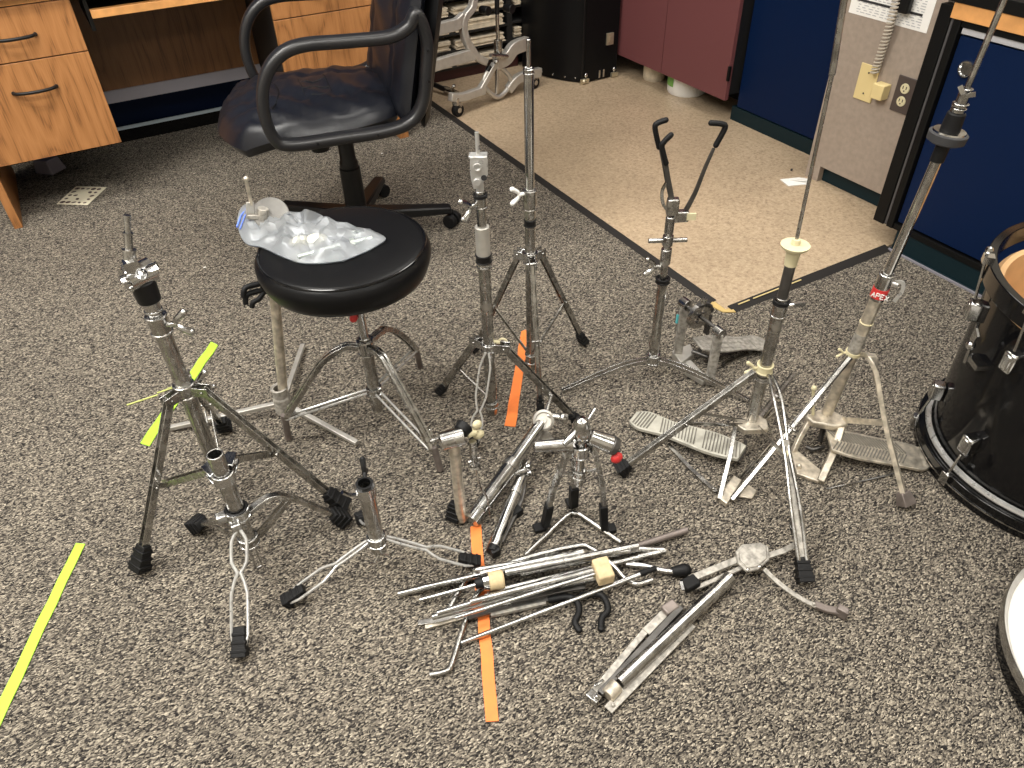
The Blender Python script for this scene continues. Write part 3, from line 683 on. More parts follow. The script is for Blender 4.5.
# ================================================================= SILVER RACK ON CASTERS
RA = (1.47, 3.15, 0); RB = (1.958, 3.276, 0)
rd = (vec(RB)-vec(RA)).normalized(); rn = Vector((rd.y, -rd.x, 0))
t = thing('silver_rack', 'cast silver instrument frame on casters with pierced lower leg', 'instrument frame', (1.70, 3.21, .005))
def rack(name, pts, w_, th, sm=6, mat='alu'):
    m_ = MB(); w_ *= 1.22; m_.bar(pts, w_, th, up=rn, smooth=sm); return part(name, m_, mat, t, bevel=.004)
rack('lower_leg', [(1.4391, 3.142, 0.105), (1.5077, 3.1597, 0.0865), (1.5796, 3.1783, 0.0856), (1.6408, 3.1941, 0.0833)], .030, .030)
rack('lower_leg', [(1.7913, 3.233, 0.0437), (1.8448, 3.2468, 0.0774), (1.9114, 3.264, 0.0844), (2.0067, 3.2886, 0.0752)], .036, .030)
m_ = MB(); ring = [(1.7142, 3.213, 0.1744), (1.6637, 3.2, 0.1551), (1.6425, 3.1945, 0.1104), (1.6768, 3.2034, 0.0598), (1.7259, 3.2161, 0.0278), (1.7782, 3.2296, 0.0424), (1.8121, 3.2383, 0.081), (1.7755, 3.2289, 0.1367)]
m_.tube(ring, .011, n=8, smooth=5, closed=True); part('pierced_ring', m_, 'alu', t)
rack('diagonal_rib', [(1.6036, 3.1845, 0.0792), (1.6428, 3.1946, 0.1149), (1.6821, 3.2048, 0.1551), (1.7146, 3.2132, 0.1833)], .022, .028)
rack('upper_leg', [(1.7149, 3.2132, 0.1877), (1.7841, 3.2311, 0.1939), (1.8361, 3.2445, 0.227), (1.9203, 3.2663, 0.2307)], .050, .034)
rack('curved_arm', [(1.61, 3.1861, 0.4996), (1.5951, 3.1823, 0.4507), (1.553, 3.1714, 0.4188), (1.5386, 3.1677, 0.3811), (1.551, 3.1709, 0.3248), (1.5819, 3.1789, 0.2756), (1.6087, 3.1858, 0.2392), (1.6605, 3.1992, 0.2051)], .026, .030)
rack('upper_bar', [(1.3389, 3.1162, 0.3988), (1.4408, 3.1425, 0.4014), (1.5012, 3.1581, 0.401), (1.5475, 3.17, 0.4199)], .040, .028)
rack('lower_bar', [(1.3221, 3.1118, 0.2605), (1.4263, 3.1387, 0.2607), (1.5225, 3.1636, 0.2593), (1.5921, 3.1815, 0.2561)], .040, .028)
m_ = MB(); m_.cyl((1.7373, 3.219, 0.3947), (1.7373, 3.219, 0.2667), .0085); m_.cyl((1.7265, 3.2162, 0.1714), (1.7205, 3.2147, 0.0482), .010); part('rod', m_, 'chrome', t)
m_ = MB(); m_.cyl((1.744, 3.2207, 0.5314), (1.7373, 3.219, 0.3947), .011); part('upper_rod', m_, 'blackplas', t)
for p in ((1.6622, 3.1996, 0.4258), (1.8045, 3.2364, 0.4067)):
    m_ = MB(); m_.cyl(vec(p)+rn*.03, vec(p)-rn*.02, .020, .016, n=16); part('clamp_knob', m_, 'blackplas', t, bevel=.002)
m_ = MB(); m_.cyl(vec((1.7381, 3.2192, 0.284)), vec((1.734, 3.2182, 0.1967)), .020, .017); m_.cyl(vec((1.6627, 3.1997, 0.2398))+rn*.03, vec((1.7659, 3.2264, 0.2116))+rn*.03, .009); m_.ball(vec((1.6912, 3.2071, 0.2067))+rn*.035, .012, n=8)
part('clamp', m_, 'worn', t)
m_ = MB(); m_.cyl(vec((1.6836, 3.2052, 0.1818)), vec((1.6642, 3.2001, 0.164)), .012); part('clamp_knob', m_, 'blackplas', t)
for p, q in ((RA, (1.4495, 3.1447, 0.0931)), (RB, (1.9722, 3.2797, 0.0548))):
    b_ = vec(p); m_ = MB(); hz = q[2]
    m_.cyl(b_+Vector((0, 0, hz)), b_+Vector((0, 0, .06)), .017, n=16); m_.bar([b_+Vector((0, 0, .07))+rd*.008, b_+Vector((0, 0, .045))+rd*.018], .028, .024, up=rn); o = part('caster_fork', m_, 'chrome', t, bevel=.002)
    m_ = MB(); c_ = b_+Vector((0, 0, .036))+rd*.008; m_.cyl(c_-rn*.012, c_+rn*.012, .030, n=28); part('wheel', m_, 'rubber', o, bevel=.004)
    m_ = MB(); m_.cyl(c_-rn*.015, c_+rn*.015, .012, n=20); part('hub_cap', m_, 'chrome', o)
t = thing('folded_music_rod', 'black rod with chrome wing clamp lying on tile behind the chair', 'clamp rod', (1.5563, 3.5073, 0.03))
m_ = MB(); m_.cyl((1.5028, 3.577, 0.05), (1.5561, 3.4383, 0.03), .012); part('rod', m_, 'blackplas', t)
m_ = MB(); m_.cyl((1.5582, 3.454, 0.03), (1.5762, 3.3574, 0.03), .016, n=14); m_.bar([(1.5683, 3.3963, 0.03), (1.5346, 3.307, 0.09)], .010, .008); m_.ball((1.5576, 3.3453, 0.075), .010, n=8); part('wing_clamp', m_, 'chrome', t)

# ================================================================= DRUMS ON THE RIGHT
BD = (1.672, .458)
t = thing('bass_drum', 'black bass drum standing on one hoop with bare maple rim upward', 'bass drum', (*BD, 0))
c0 = (*BD, 0)
m_ = MB(); m_.lathe(c0, [(.262, .04), (.266, .41), (.262, .425), (.250, .425), (.248, .41), (.244, .04)], n=96, closed=True); part('shell', m_, 'blackgloss', t)
m_ = MB(); m_.lathe(c0, [(.2625, .405), (.2635, .425), (.254, .435), (.243, .432), (.241, .40), (.241, .05), (.246, .05), (.247, .40)], n=96, closed=True); part('bearing_edge', m_, 'maple', t, label='bare maple plywood inside and edge')
m_ = MB(); m_.lathe(c0, [(.272, .002), (.290, .002), (.291, .045), (.272, .045)], n=96, closed=True); part('bottom_hoop', m_, 'blackgloss', t, bevel=.002)
m_ = MB(); m_.lathe(c0, [(.262, .045), (.275, .045), (.277, .049), (.275, .054), (.266, .055)], n=96, closed=True); part('flesh_hoop', m_, 'bright', t)
m_ = MB(); m_.lathe(c0, [(.2915, .020), (.2925, .020), (.2925, .023), (.2915, .023)], n=96, closed=True); part('hoop_inlay', m_, 'worn', t)
m_ = MB(); m_.lathe((BD[0], BD[1], .0), [(.272, .440), (.289, .440), (.290, .482), (.272, .482)], n=96, closed=True); part('top_hoop', m_, 'blackgloss', t, bevel=.002)
m_ = MB(); m_.lathe(c0, [(.001, .012), (.27, .012), (.27, .016), (.001, .016)], n=64); part('drumhead', m_, plain('smoky_head', (.30, .24, .17), .5), t)
for k, a in enumerate((-2.62, -2.02, -1.30, -.6, 2.90, 2.25, 1.5, .8)):
    d = Vector((math.cos(a), math.sin(a), 0)); sd = Vector((-d.y, d.x, 0)); b_ = vec(c0)
    if k in (1, 4, 5, 0):
        for z0, z1 in ((.10, .17), (.33, .395)):
            if k == 0 and z0 < .2: pass
            m_ = MB(); zc = (z0+z1)/2; z0, z1 = (zc-.022, zc+.022) if k in (4, 5) else (z0, z1)
            m_.obox(b_+d*.277+Vector((0, 0, zc)), d*.014, sd*.014, (0, 0, (z1-z0)/2)); m_.obox(b_+d*.288+Vector((0, 0, zc)), d*.006, sd*.008, (0, 0, (z1-z0)/2*.8))
            part('lug', m_, 'chrome', t, bevel=.004)
    if k in (0, 1, 4, 5):
        m_ = MB(); m_.cyl(b_+d*.298+Vector((0, 0, .025)), b_+d*.284+Vector((0, 0, .105)), .0032, n=8); m_.obox(b_+d*.297+Vector((0, 0, .035)), d*.006, sd*.010, (0, 0, .016)); 
        if k == 1:
            m_.obox(b_+d*.300+Vector((0, 0, .018)), d*.003, sd*.030, (0, 0, .007))
        part('tension_rod', m_, 'chrome', t, bevel=.001)
        m_ = MB(); m_.cyl(b_+d*.284+Vector((0, 0, .39)), b_+d*.298+Vector((0, 0, .50)), .0032, n=8); m_.obox(b_+d*.292+Vector((0, 0, .485)), d*.010, sd*.010, (0, 0, .008)); m_.ball(b_+d*.297+Vector((0, 0, .505)), .008, n=8); part('tension_rod', m_, 'chrome', t)
m_ = MB(); q0 = vec((1.672, 0.458, 0.2795)); 
a = 2.62; d = Vector((math.cos(a), math.sin(a), 0)); b_ = vec(c0); sd = Vector((-d.y, d.x, 0))
m_.cyl(b_+d*.30+Vector((0, 0, .30)), b_+d*.31+Vector((0, 0, .40)), .004, n=8); m_.obox(b_+d*.275+Vector((0, 0, .30)), d*.012, sd*.022, (0, 0, .006)); m_.ball(b_+d*.305+Vector((0, 0, .345)), .010, n=10)
m_.bar([b_+d*.305+Vector((0, 0, .35)), b_+d*.32+sd*.02+Vector((0, 0, .385)), b_+d*.325+sd*.03+Vector((0, 0, .40))], .018, .004, up=d); part('tension_key', m_, 'chrome', t)
# a drum with a white head lying flat
DH = (1.298, .014)
t = thing('white_head_drum', 'shallow drum with white head and silver rim at the right edge', 'drum', (*DH, 0))
m_ = MB(); m_.lathe((*DH, 0), [(.262, .002), (.266, .002), (.266, .05), (.262, .05)], n=96, closed=True); part('shell', m_, 'blackgloss', t)
m_ = MB(); m_.lathe((*DH, 0), [(.259, .048), (.276, .046), (.2775, .060), (.2735, .067), (.268, .060), (.264, .054)], n=96, closed=True); part('rim', m_, 'chrome', t)
m_ = MB(); m_.lathe((*DH, 0), [(.001, .0545), (.263, .0545), (.266, .050), (.001, .050)], n=96); part('drumhead', m_, 'head', t)

# ================================================================= STANDS
def vz(c, z): return Vector((c[0], c[1], z))
# --- tall cymbal stand on the left
AC = (-.022, 1.336); A1 = (-.232, 1.223, .012); A2 = (0.1979, 1.163, 0.012); A3 = (.027, 1.569, .012)
t = thing('cymbal_stand', 'tall worn chrome tripod stand with stepped tilter tip, furthest left', 'cymbal stand', (*AC, 0), None)
pole(t, vz(AC, .085), vz(AC, .50), .0155, 'worn', 'lower_tube')
pole(t, vz(AC, .47), vz(AC, .545), .0125, 'chrome', 'upper_tube')
collar(t, AC, .475, .512, .0185, 'worn'); collar(t, AC, .525, .545, .0150, 'chrome')
wing_nut(t, Vector((*AC, .495))+Vector((.012, -.014, 0)), (.9, -.4, .05), .022)
m_ = MB(); m_.cyl(vz(AC, .545), vz(AC, .59), .021, .023, n=18); part('tilter_base', m_, 'blackplas', t, bevel=.003)
m_ = MB(); m_.cyl(vz(AC, .60)+Vector((-.024, -.008, 0)), vz(AC, .60)+Vector((.022, .010, 0)), .023, n=18); m_.cyl(vz(AC, .60)+Vector((-.03, .0, .0)), vz(AC, .615)+Vector((.034, -.01, 0)), .007, n=10)
for k in range(14):
    a = 2*PI*k/14; m_.ball(vz(AC, .60)+Vector((-.020, .023*math.cos(a), .023*math.sin(a))), .004, n=6)
m_.ball(vz(AC, .612)+Vector((.004, -.022, 0)), .010, n=10); m_.obox(vz(AC, .625)+Vector((-.006, -.01, 0)), (.012, 0, 0), (0, .010, 0), (0, 0, .012)); part('tilter', m_, 'chrome', t, bevel=.002)
m_ = MB(); p0 = vz(AC, .625)+Vector((-.008, 0, 0)); p1 = vec((-0.0051, 1.3451, 0.7093))
d = (p1-p0).normalized(); L_ = (p1-p0).length
m_.cyl(p0, p0+d*L_*.30, .0105, n=14); m_.cyl(p0+d*L_*.28, p0+d*L_*.31, .012, n=14); m_.cyl(p0+d*L_*.3, p0+d*L_*.62, .0068, n=12); m_.cyl(p0+d*L_*.62, p0+d*L_*.65, .0085, n=12)
m_.cyl(p0+d*L_*.65, p0+d*L_*.9, .0050, n=12); m_.cyl(p0+d*L_*.9, p1, .0065, n=12); part('cymbal_post', m_, 'worn', t)
collar(t, AC, .318, .345, .0195, 'worn', 'leg_collar'); wing_nut(t, vz(AC, .335)+Vector((.014, -.004, 0)), (.9, -.1, .15), .020)
collar(t, AC, .095, .118, .0185, 'chrome', 'brace_collar')
BX = (-.013, 1.112); BT = (-0.013, 1.112, 0.2767)
def mid_leg(f): return lerp(vz(AC, .332), f, .52)
m_ = MB(); m_.lathe((BX[0], BX[1], BT[2]), [(.0162, -.012), (.0215, -.012), (.0215, .012), (.0162, .012)], n=24, closed=True)
for tgt, dz in ((mid_leg(A1), .0), (mid_leg(A2), .008)):
    d = Vector((tgt.x-BX[0], tgt.y-BX[1], 0)).normalized(); sd = Vector((-d.y, d.x, 0)); c_ = Vector((BX[0], BX[1], BT[2]+dz))
    for z in (-.010, .010):
        m_.prism([c_+sd*.020+d*.010+Vector((0, 0, z)), c_-sd*.020+d*.010+Vector((0, 0, z)), c_+d*.046-sd*.012+Vector((0, 0, z*.9)), c_+d*.046+sd*.006+Vector((0, 0, z*.9))], (0, 0, .004))
part('brace_casting', m_, 'chrome', t, bevel=.0015)
for f in (A1, A2, A3):
    _, p = bracket(t, AC, .332, f, .0165, 'worn'); strip_leg(t, p, f, .017, .0035, 'worn', fsize=.018, flen=.058)
for f, dz in ((A1, .0), (A2, .008)):
    tgt = mid_leg(f); d = Vector((tgt.x-BX[0], tgt.y-BX[1], 0)).normalized(); brace(t, tgt, Vector((BX[0], BX[1], BT[2]+dz))+d*.036, .013, mat='worn', double=True)
brace(t, mid_leg(A3), vz(AC, .107)+Vector((.008, .018, 0)), .013, mat='worn', double=True)

# --- short upright base with an open tube, in front of it
BC = (-.013, 1.112); B1 = (-0.1001, 0.9155, 0.012); B2 = (.185, 1.129, .012); B3 = (-.106, 1.287, .012)
t = thing('stand_base', 'chrome tripod base with open-topped tube and bowed wire legs, front left', 'stand base', (*BC, 0))
pole(t, vz(BC, .075), vz(BC, .337), .0155, 'worn', 'tube', .0122)
collar(t, BC, .165, .185, .0215, 'chrome'); 
m_ = MB(); m_.torus(vz(BC, .186), .019, .004, n=28); part('nylon_bushing', m_, 'blackplas', t)
m_ = MB(); m_.obox(vz(BC, .172)+Vector((-.028, .005, 0)), (.014, 0, 0), (0, .010, 0), (0, 0, .010)); m_.obox(vz(BC, .155)+Vector((-.012, -.022, 0)), (.010, 0, 0), (0, .008, 0), (0, 0, .016)); part('bracket_block', m_, 'chrome', t, bevel=.003)
p = vz(BC, .155)+Vector((-.010, -.028, 0)); wire_leg(t, p, B1, (.34,), .012, .95, .0033, fsize=.0145, flen=.055)
collar(t, BC, .080, .10, .0185, 'worn', 'lower_collar')
m_ = MB(); a_ = [vz(BC, .165)+Vector((.02, .0, 0)), (0.0527, 1.1176, 0.1753), (0.0922, 1.121, 0.1457), (0.1311, 1.1244, 0.0911), B2]
m_.bar(a_, .015, .010, smooth=6); o = part('leg', m_, 'worn', t, bevel=.001); rubber_foot(o, B2, a_[3], .019, .045)
brace(t, vz(BC, .09)+Vector((.02, 0, 0)), (0.0836, 1.1203, 0.1454), .012, mat='worn', double=True)
m_ = MB(); a_ = [vz(BC, .16)+Vector((-.012, .018, 0)), lerp(vz(BC, .14), B3, .5)+Vector((0, 0, .01)), B3]; m_.bar(a_, .014, .008, smooth=6); o = part('leg', m_, 'worn', t, bevel=.001); rubber_foot(o, B3, a_[1], .019, .045)
brace(t, vz(BC, .09)+Vector((-.012, .02, 0)), lerp(vz(BC, .14), B3, .55), .012, double=True)
m_ = MB()
for x in (-.006, .006): m_.cyl(vz(BC, .02)+Vector((x, -.018, 0)), vz(BC, .09)+Vector((x, -.016, 0)), .0025, n=8)
m_.cyl(vz(BC, .02)+Vector((-.006, -.018, 0)), vz(BC, .02)+Vector((.006, -.018, 0)), .0025, n=8); part('stop_wire', m_, 'chrome', t)

# --- low wire-legged base in the middle left
CC = (.209, .966); C1 = (0.006, 0.9884, 0.012); C2 = (0.3859, 0.8746, 0.012); C3 = (.222, 1.118, .012)
t = thing('stand_base', 'low bright base with open tube and splayed wire legs, left of the pile', 'stand base', (*CC, 0))
pole(t, vz(CC, .072), vz(CC, .266), .0155, 'worn', 'tube', .0120)
m_ = MB(); m_.pipe(vz(CC, .261), vz(CC, .271), .0165, .0118, n=28); part('nylon_bushing', m_, 'blackplas', t)
m_ = MB(); m_.pipe(vz(CC, .239), vz(CC, .265), .0190, .0150, n=28); m_.bar([vz(CC, .247)+Vector((-.015, 0, 0)), vz(CC, .253)+Vector((-.032, .003, 0)), vz(CC, .266)+Vector((-.042, .004, 0))], .008, .004); part('clamp_ring', m_, 'chrome', t)
wing_nut(t, vz(CC, .259)+Vector((.008, .022, 0)), (.3, .9, .1), .018, 'blackplas')
collar(t, CC, .095, .118, .0175, 'chrome')
wire_leg(t, vz(CC, .105)+Vector((-.018, .004, 0)), C1, (.38,), .013, .12, .0030, fsize=.013, flen=.050)
wire_leg(t, vz(CC, .105)+Vector((.018, -.006, 0)), C2, (.42,), .013, .12, .0030, fsize=.013, flen=.045)
wire_leg(t, vz(CC, .105)+Vector((.002, .018, 0)), C3, (.5,), .006, .3, .0028, fsize=.016, flen=.03)
m_ = MB(); 
for dx, dy in ((-.026, -.004), (.028, -.004), (.0, .024)): m_.tube([vz(CC, .06), vz(CC, .045)+Vector((dx*.6, dy, 0)), vz(CC, .05)+Vector((dx, dy, 0))], .0032, n=8)
part('brace_stub', m_, 'chrome', t)

# --- drum throne
DC = (.375, 1.395); D1 = (.155, 1.454, .012); D2 = (.434, 1.163, .012); D3 = (.555, 1.544, .012)
t = thing('drum_throne', 'round black vinyl drum throne on chrome tripod under the plastic bag', 'stool', (*DC, 0))
SC = (.369, 1.410)
m_ = MB(); m_.lathe((*SC, 0), [(.001, .437), (.163, .437), (.173, .441), (.180, .455), (.186, .476), (.186, .490), (.178, .502), (.172, .506), (.165, .508), (.10, .511), (.001, .513)], n=96); part('seat', m_, 'vinyl', t, angle=60)
m_ = MB(); m_.torus((*SC, .505), .1755, .0028, n=96, k=8); part('piping', m_, 'blackgloss', t)
m_ = MB(); m_.obox(vz(SC, .431), (.07, 0, 0), (0, .05, 0), (0, 0, .006)); part('seat_bracket', m_, 'worn', t)
pole(t, vz(DC, .19), vz(DC, .445), .0105, 'chrome', 'upper_post'); pole(t, vz(DC, .045), vz(DC, .27), .0145, 'worn', 'lower_post')
collar(t, DC, .225, .262, .0185, 'chrome'); collar(t, DC, .10, .118, .0175, 'chrome', 'lower_collar')
m_ = MB(); m_.ball(vz(DC, .335)+Vector((-.018, -.008, 0)), .010, (1, .6, 1.1), n=10); part('wing_nut', m_, 'red', t, label='red wing knob')
def throne_leg(pts, foot, bend_brace):
    pts = [vec(p) for p in pts]; d = Vector((foot[0]-DC[0], foot[1]-DC[1], 0)).normalized(); sd = Vector((-d.y, d.x, 0)); m_ = MB()
    for s_ in (-1, 1): m_.bar([p+sd*(s_*.006) for p in pts], .006, .013, smooth=6, up=(0, 0, 1))
    m_.bar(pts, .010, .003, smooth=6); m_.v = [(x, y, max(z, .002)) for x, y, z in m_.v]
    o = part('leg', m_, 'worn', t, bevel=.001)
    q = MB(); q.cyl(lerp(foot, pts[-1], 0), lerp(foot, pts[-1], 1)+Vector((0, 0, .01)), .0085, n=12); part('foot_tube', q, 'steelbrown', o)
    m_ = MB()
    for s_ in (-1, 1): m_.cyl(vz(DC, .108)+d*.018+sd*(s_*.007), vec(bend_brace)+sd*(s_*.007), .0030, n=8)
    part('brace', m_, 'bright', t)
throne_leg([vz(DC, .245)+Vector((-.018, .004, 0)), (0.3405, 1.4042, 0.2522), (0.3224, 1.4091, 0.2504), (0.2728, 1.4224, 0.2205), (0.2074, 1.44, 0.1349), (0.1606, 1.4525, 0.0726)], (D1[0], D1[1], .004), (0.1628, 1.4519, 0.072))
throne_leg([vz(DC, .245)+Vector((.004, -.018, 0)), (0.3873, 1.3467, 0.2536), (0.3955, 1.3146, 0.2311), (0.4121, 1.2492, 0.1537), (0.4302, 1.1781, 0.0591)], (D2[0], D2[1], .004), (0.4274, 1.1889, 0.0577))
throne_leg([vz(DC, .245)+Vector((.014, .014, 0)), (0.4269, 1.438, 0.2382), (0.455, 1.4612, 0.222), (0.5005, 1.4989, 0.1592), (0.5466, 1.537, 0.0703)], (D3[0], D3[1], .004), (0.5381, 1.53, 0.0749))

# --- old grey stand behind the throne
EC = (.178, 1.556)
t = thing('flat_base_stand', 'old dull grey stand with flat bar feet half behind the throne', 'snare stand', (*EC, 0))
EP = (1.17, 1.445)
pole(t, vz(EC, .02), (0.2302, 1.5502, 0.3688), .0120, 'nickel', 'post'); pole(t, (0.229, 1.5503, 0.3637), (0.248, 1.5482, 0.5517), .0090, 'worn', 'inner_post')
collar(t, EC, .055, .085, .019, 'castplate'); m_ = MB(); m_.lathe((*EC, 0), [(.001, .01), (.024, .01), (.022, .055), (.015, .065), (.001, .065)], n=24); part('hub', m_, 'castplate', t, bevel=.002)
for px in ((-0.094, 1.6398, 0.012), (0.3043, 1.8017, 0.012), (0.2945, 1.3425, 0.012)):
    d = (vec(px)-vz(EC, .03)).normalized(); m_ = MB(); m_.bar([vz(EC, .035)+Vector((d.x, d.y, 0))*.015, vec(px)], .013, .011); part('foot_bar', m_, 'alu', t, bevel=.0015)
m_ = MB(); m_.bar([(0.2152, 1.5518, 0.5545), (0.245, 1.5485, 0.5477)], .016, .010); m_.cyl((0.2418, 1.5489, 0.5341), (0.2511, 1.5478, 0.5651), .012, n=14); part('basket_hub', m_, 'castplate', t, bevel=.002)
m_ = MB(); m_.bar([(0.22, 1.5513, 0.5487), (0.2286, 1.5503, 0.584)], .016, .005, up=(.1, -1, 0)); part('basket_bracket', m_, 'alu', t, bevel=.001)
m_ = MB(); m_.cyl((0.23, 1.5502, 0.5768), (0.2324, 1.5499, 0.6328), .0038, n=10); m_.ball((0.2329, 1.5499, 0.6349), .0062, n=10); part('basket_rod', m_, 'nickel', t)
m_ = MB(); k0 = vec((0.2641, 1.5464, 0.548)); m_.lathe(k0, [(.001, -.004), (.036, -.004), (.039, 0), (.037, .004), (.034, .003), (.001, .003)], axis=(-.1, -.65, .76), n=36); part('dish_plate', m_, plain('dish_grey', (.15, .145, .135), .55, .3, var=.25), t)
m_ = MB(); h0 = vec((0.2099, 1.5524, 0.3879)); m_.cyl(h0+Vector((0, 0, .03)), h0+Vector((0, 0, -.025)), .009, n=10)
for dz in (.0, -.018):
    m_.tube([h0+Vector((0, 0, dz)), h0+Vector((-.035, 0, dz+.002)), h0+Vector((-.046, -.004, dz-.004)), h0+Vector((-.050, -.006, dz-.018))], .0065, n=10, smooth=3)
m_.tube([h0+Vector((0, 0, -.02)), h0+Vector((-.02, -.012, -.03)), h0+Vector((-.034, -.014, -.032)), h0+Vector((-.040, -.014, -.044))], .006, n=10, smooth=3)
part('rubber_hook', m_, 'rubber', t)
m_ = MB(); m_.cyl(h0+Vector((-.008, -.006, .03)), h0+Vector((.022, -.002, .0)), .0035, n=8); m_.cyl(h0+Vector((.01, 0, .0)), vz(EC, h0.z), .007, n=10); part('hook_pin', m_, 'chrome', t)

# --- middle stand with the boxy tilter
FC = (.627, 1.259); F1 = (.553, 1.412, .012); F2 = (.800, 1.120, .012); F3 = (.528, 1.170, .03)
t = thing('cymbal_stand', 'chrome stand with boxy slotted tilter, just right of the throne', 'cymbal stand', (*FC, 0), None)
pole(t, vz(FC, .02), vz(FC, .475), .0135, 'worn', 'lower_tube'); pole(t, vz(FC, .47), vz(FC, .545), .0155, 'alu', 'sleeve'); pole(t, vz(FC, .54), vz(FC, .625), .0100, 'worn', 'upper_tube')
collar(t, FC, .462, .478, .0165, 'blackplas', 'bushing'); collar(t, FC, .45, .460, .0155, 'chrome'); collar(t, FC, .590, .612, .0130, 'worn'); collar(t, FC, .612, .617, .0135, 'blackplas', 'bushing')
wing_nut(t, vz(FC, .60)+Vector((-.012, -.004, 0)), (-.9, -.1, -.1), .020)
m_ = MB(); b_ = vz(FC, .66); R_ = Vector((.87, -.5, 0)); N_ = Vector((.5, .87, 0))
for s_ in (-1, 1): m_.prism([b_+N_*(s_*.010)+R_*x+Vector((0, 0, z)) for x, z in ((-.012, -.026), (.004, -.026), (.006, -.016), (.018, .004), (.018, .040), (-.015, .040), (-.017, .012), (-.016, -.004))], N_*.0025*s_)
m_.obox(b_+Vector((0, 0, .039)), R_*.018, N_*.011, (0, 0, .0025)); m_.cyl(b_-N_*.016+Vector((0, 0, .012)), b_+N_*.016+Vector((0, 0, .012)), .006, n=12); m_.cyl(b_-N_*.016+Vector((-.004, 0, -.01)), b_+N_*.016+Vector((-.004, 0, -.01)), .008, n=12)
m_.cyl(b_+Vector((0, 0, -.045)), b_+Vector((0, 0, -.015)), .008, n=12); m_.torus(b_-N_*.0165+Vector((-.002, 0, .022)), .007, .0022, axis=N_, n=16, k=6); part('tilter', m_, 'bright', t, bevel=.001)
m_ = MB(); m_.cyl(b_+Vector((0, 0, .02)), b_+Vector((0, 0, .085)), .0042, n=12); part('cymbal_post', m_, 'bright', t)
m_ = MB(); m_.cyl(b_-N_*.0135+R_*.010+Vector((0, 0, -.002)), b_-N_*.0128+R_*.010+Vector((0, 0, -.002)), .006, n=14); part('slot', m_, 'ink', t)
collar(t, FC, .222, .240, .0170, 'chrome', 'leg_collar')
m_ = MB(); m_.torus(vz(FC, .240)+Vector((.032, -.012, 0)), .009, .003, axis=(.5, .8, 0), n=18, k=6); m_.cyl(vz(FC, .24)+Vector((.012, 0, 0)), vz(FC, .24)+Vector((.026, -.01, 0)), .005, n=8); part('thumb_ring', m_, 'cream', t)
_, p = bracket(t, FC, .232, F1, .015); strip_leg(t, p, F1, .016, .004, 'worn', fsize=.013, flen=.04); brace(t, lerp(p, F1, .5), vz(FC, .06), .007)
_, p = bracket(t, FC, .232, F2, .015); strip_leg(t, p, F2, .016, .004, 'worn', fsize=.013, flen=.04)
wire_leg(t, vz(FC, .225)+Vector((-.010, -.012, 0)), F3, (.62,), .010, 1.0, .0026, fsize=.012, flen=.03)
collar(t, FC, .045, .06, .0165, 'worn', 'brace_collar')

# --- tall plain cymbal stand behind it
GC = (.797, 1.350); G1 = (.996, 1.392, .012); G2 = (.715, 1.525, .012); G3 = (.735, 1.200, .012)
t = thing('cymbal_stand', 'tallest plain chrome stand with white wing nut at mid height, centre', 'cymbal stand', (*GC, 0), None)
pole(t, vz(GC, .03), vz(GC, .50), .0125, 'worn', 'lower_tube'); pole(t, vz(GC, .48), vz(GC, .805), .0105, 'chrome', 'upper_tube')
pole(t, vz(GC, .805), vz(GC, .865), .0048, 'chrome', 'cymbal_post'); collar(t, GC, .500, .545, .0150, 'worn'); collar(t, GC, .458, .472, .0135, 'blackplas', 'band'); collar(t, GC, .800, .808, .0110, 'chrome', 'end_ring')
wing_nut(t, vz(GC, .54)+Vector((-.014, 0, 0)), (-1, .1, 0), .017, 'white')
collar(t, GC, .360, .385, .0165, 'chrome', 'leg_collar')
for f, sh in ((G1, .013), (G2, .013), (G3, .010)):
    _, p = bracket(t, GC, .372, f, .014, 'chrome', reach=.024); strip_leg(t, p, f, .013, .0035, 'worn', fsize=sh, flen=.05, double=True)
    brace(t, lerp(p, f, .52), vz(GC, .07), .008)
collar(t, GC, .055, .08, .0155, 'worn', 'brace_collar')

# --- snare stand with raised basket arms
HC = (1.076, 1.187); H1 = (.832, 1.252, .006); H2 = (1.225, .965, .006); H3 = (1.18, 1.33, .006)
t = thing('snare_stand', 'snare stand with rubber-tipped basket arms open above the tan tile', 'snare stand', (*HC, 0))
pole(t, vz(HC, .045), vz(HC, .305), .0125, 'worn', 'lower_tube'); collar(t, HC, .298, .308, .0165, 'blackplas', 'bushing'); pole(t, vz(HC, .30), vz(HC, .44), .0085, 'worn', 'upper_tube')
wing_nut(t, vz(HC, .345)+Vector((-.012, 0, 0)), (-.9, .4, .05), .020)
m_ = MB(); m_.cyl(vz(HC, .35), vz(HC, .39), .013, n=14); m_.cyl(vz(HC, .412)+Vector((-.040, .022, 0)), vz(HC, .412)+Vector((.040, -.022, 0)), .0058, n=12); m_.cyl(vz(HC, .40), vz(HC, .425), .013, n=16); part('tilt_crossbar', m_, 'worn', t, bevel=.001)
HV = (1.6, .89)   # a point that gives the plane facing the arms
m_ = MB(); m_.cyl(vz(HC, .43), vz(HC, .475), .011, n=14); m_.obox(vz(HC, .475)+Vector((.02, -.011, 0)), (.016, -.008, 0), (.005, .009, 0), (0, 0, .013)); m_.obox(vz(HC, .50)+Vector((.0, -.002, 0)), (.012, -.006, 0), (.005, .009, 0), (0, 0, .02)); part('basket_hub', m_, 'worn', t, bevel=.003)
m_ = MB(); m_.obox(vz(HC, .475)+Vector((.035, -.030, .002)), (.009, -.005, 0), (.0015, .0025, 0), (0, 0, .008)); part('hub_nut', m_, 'cream', t)
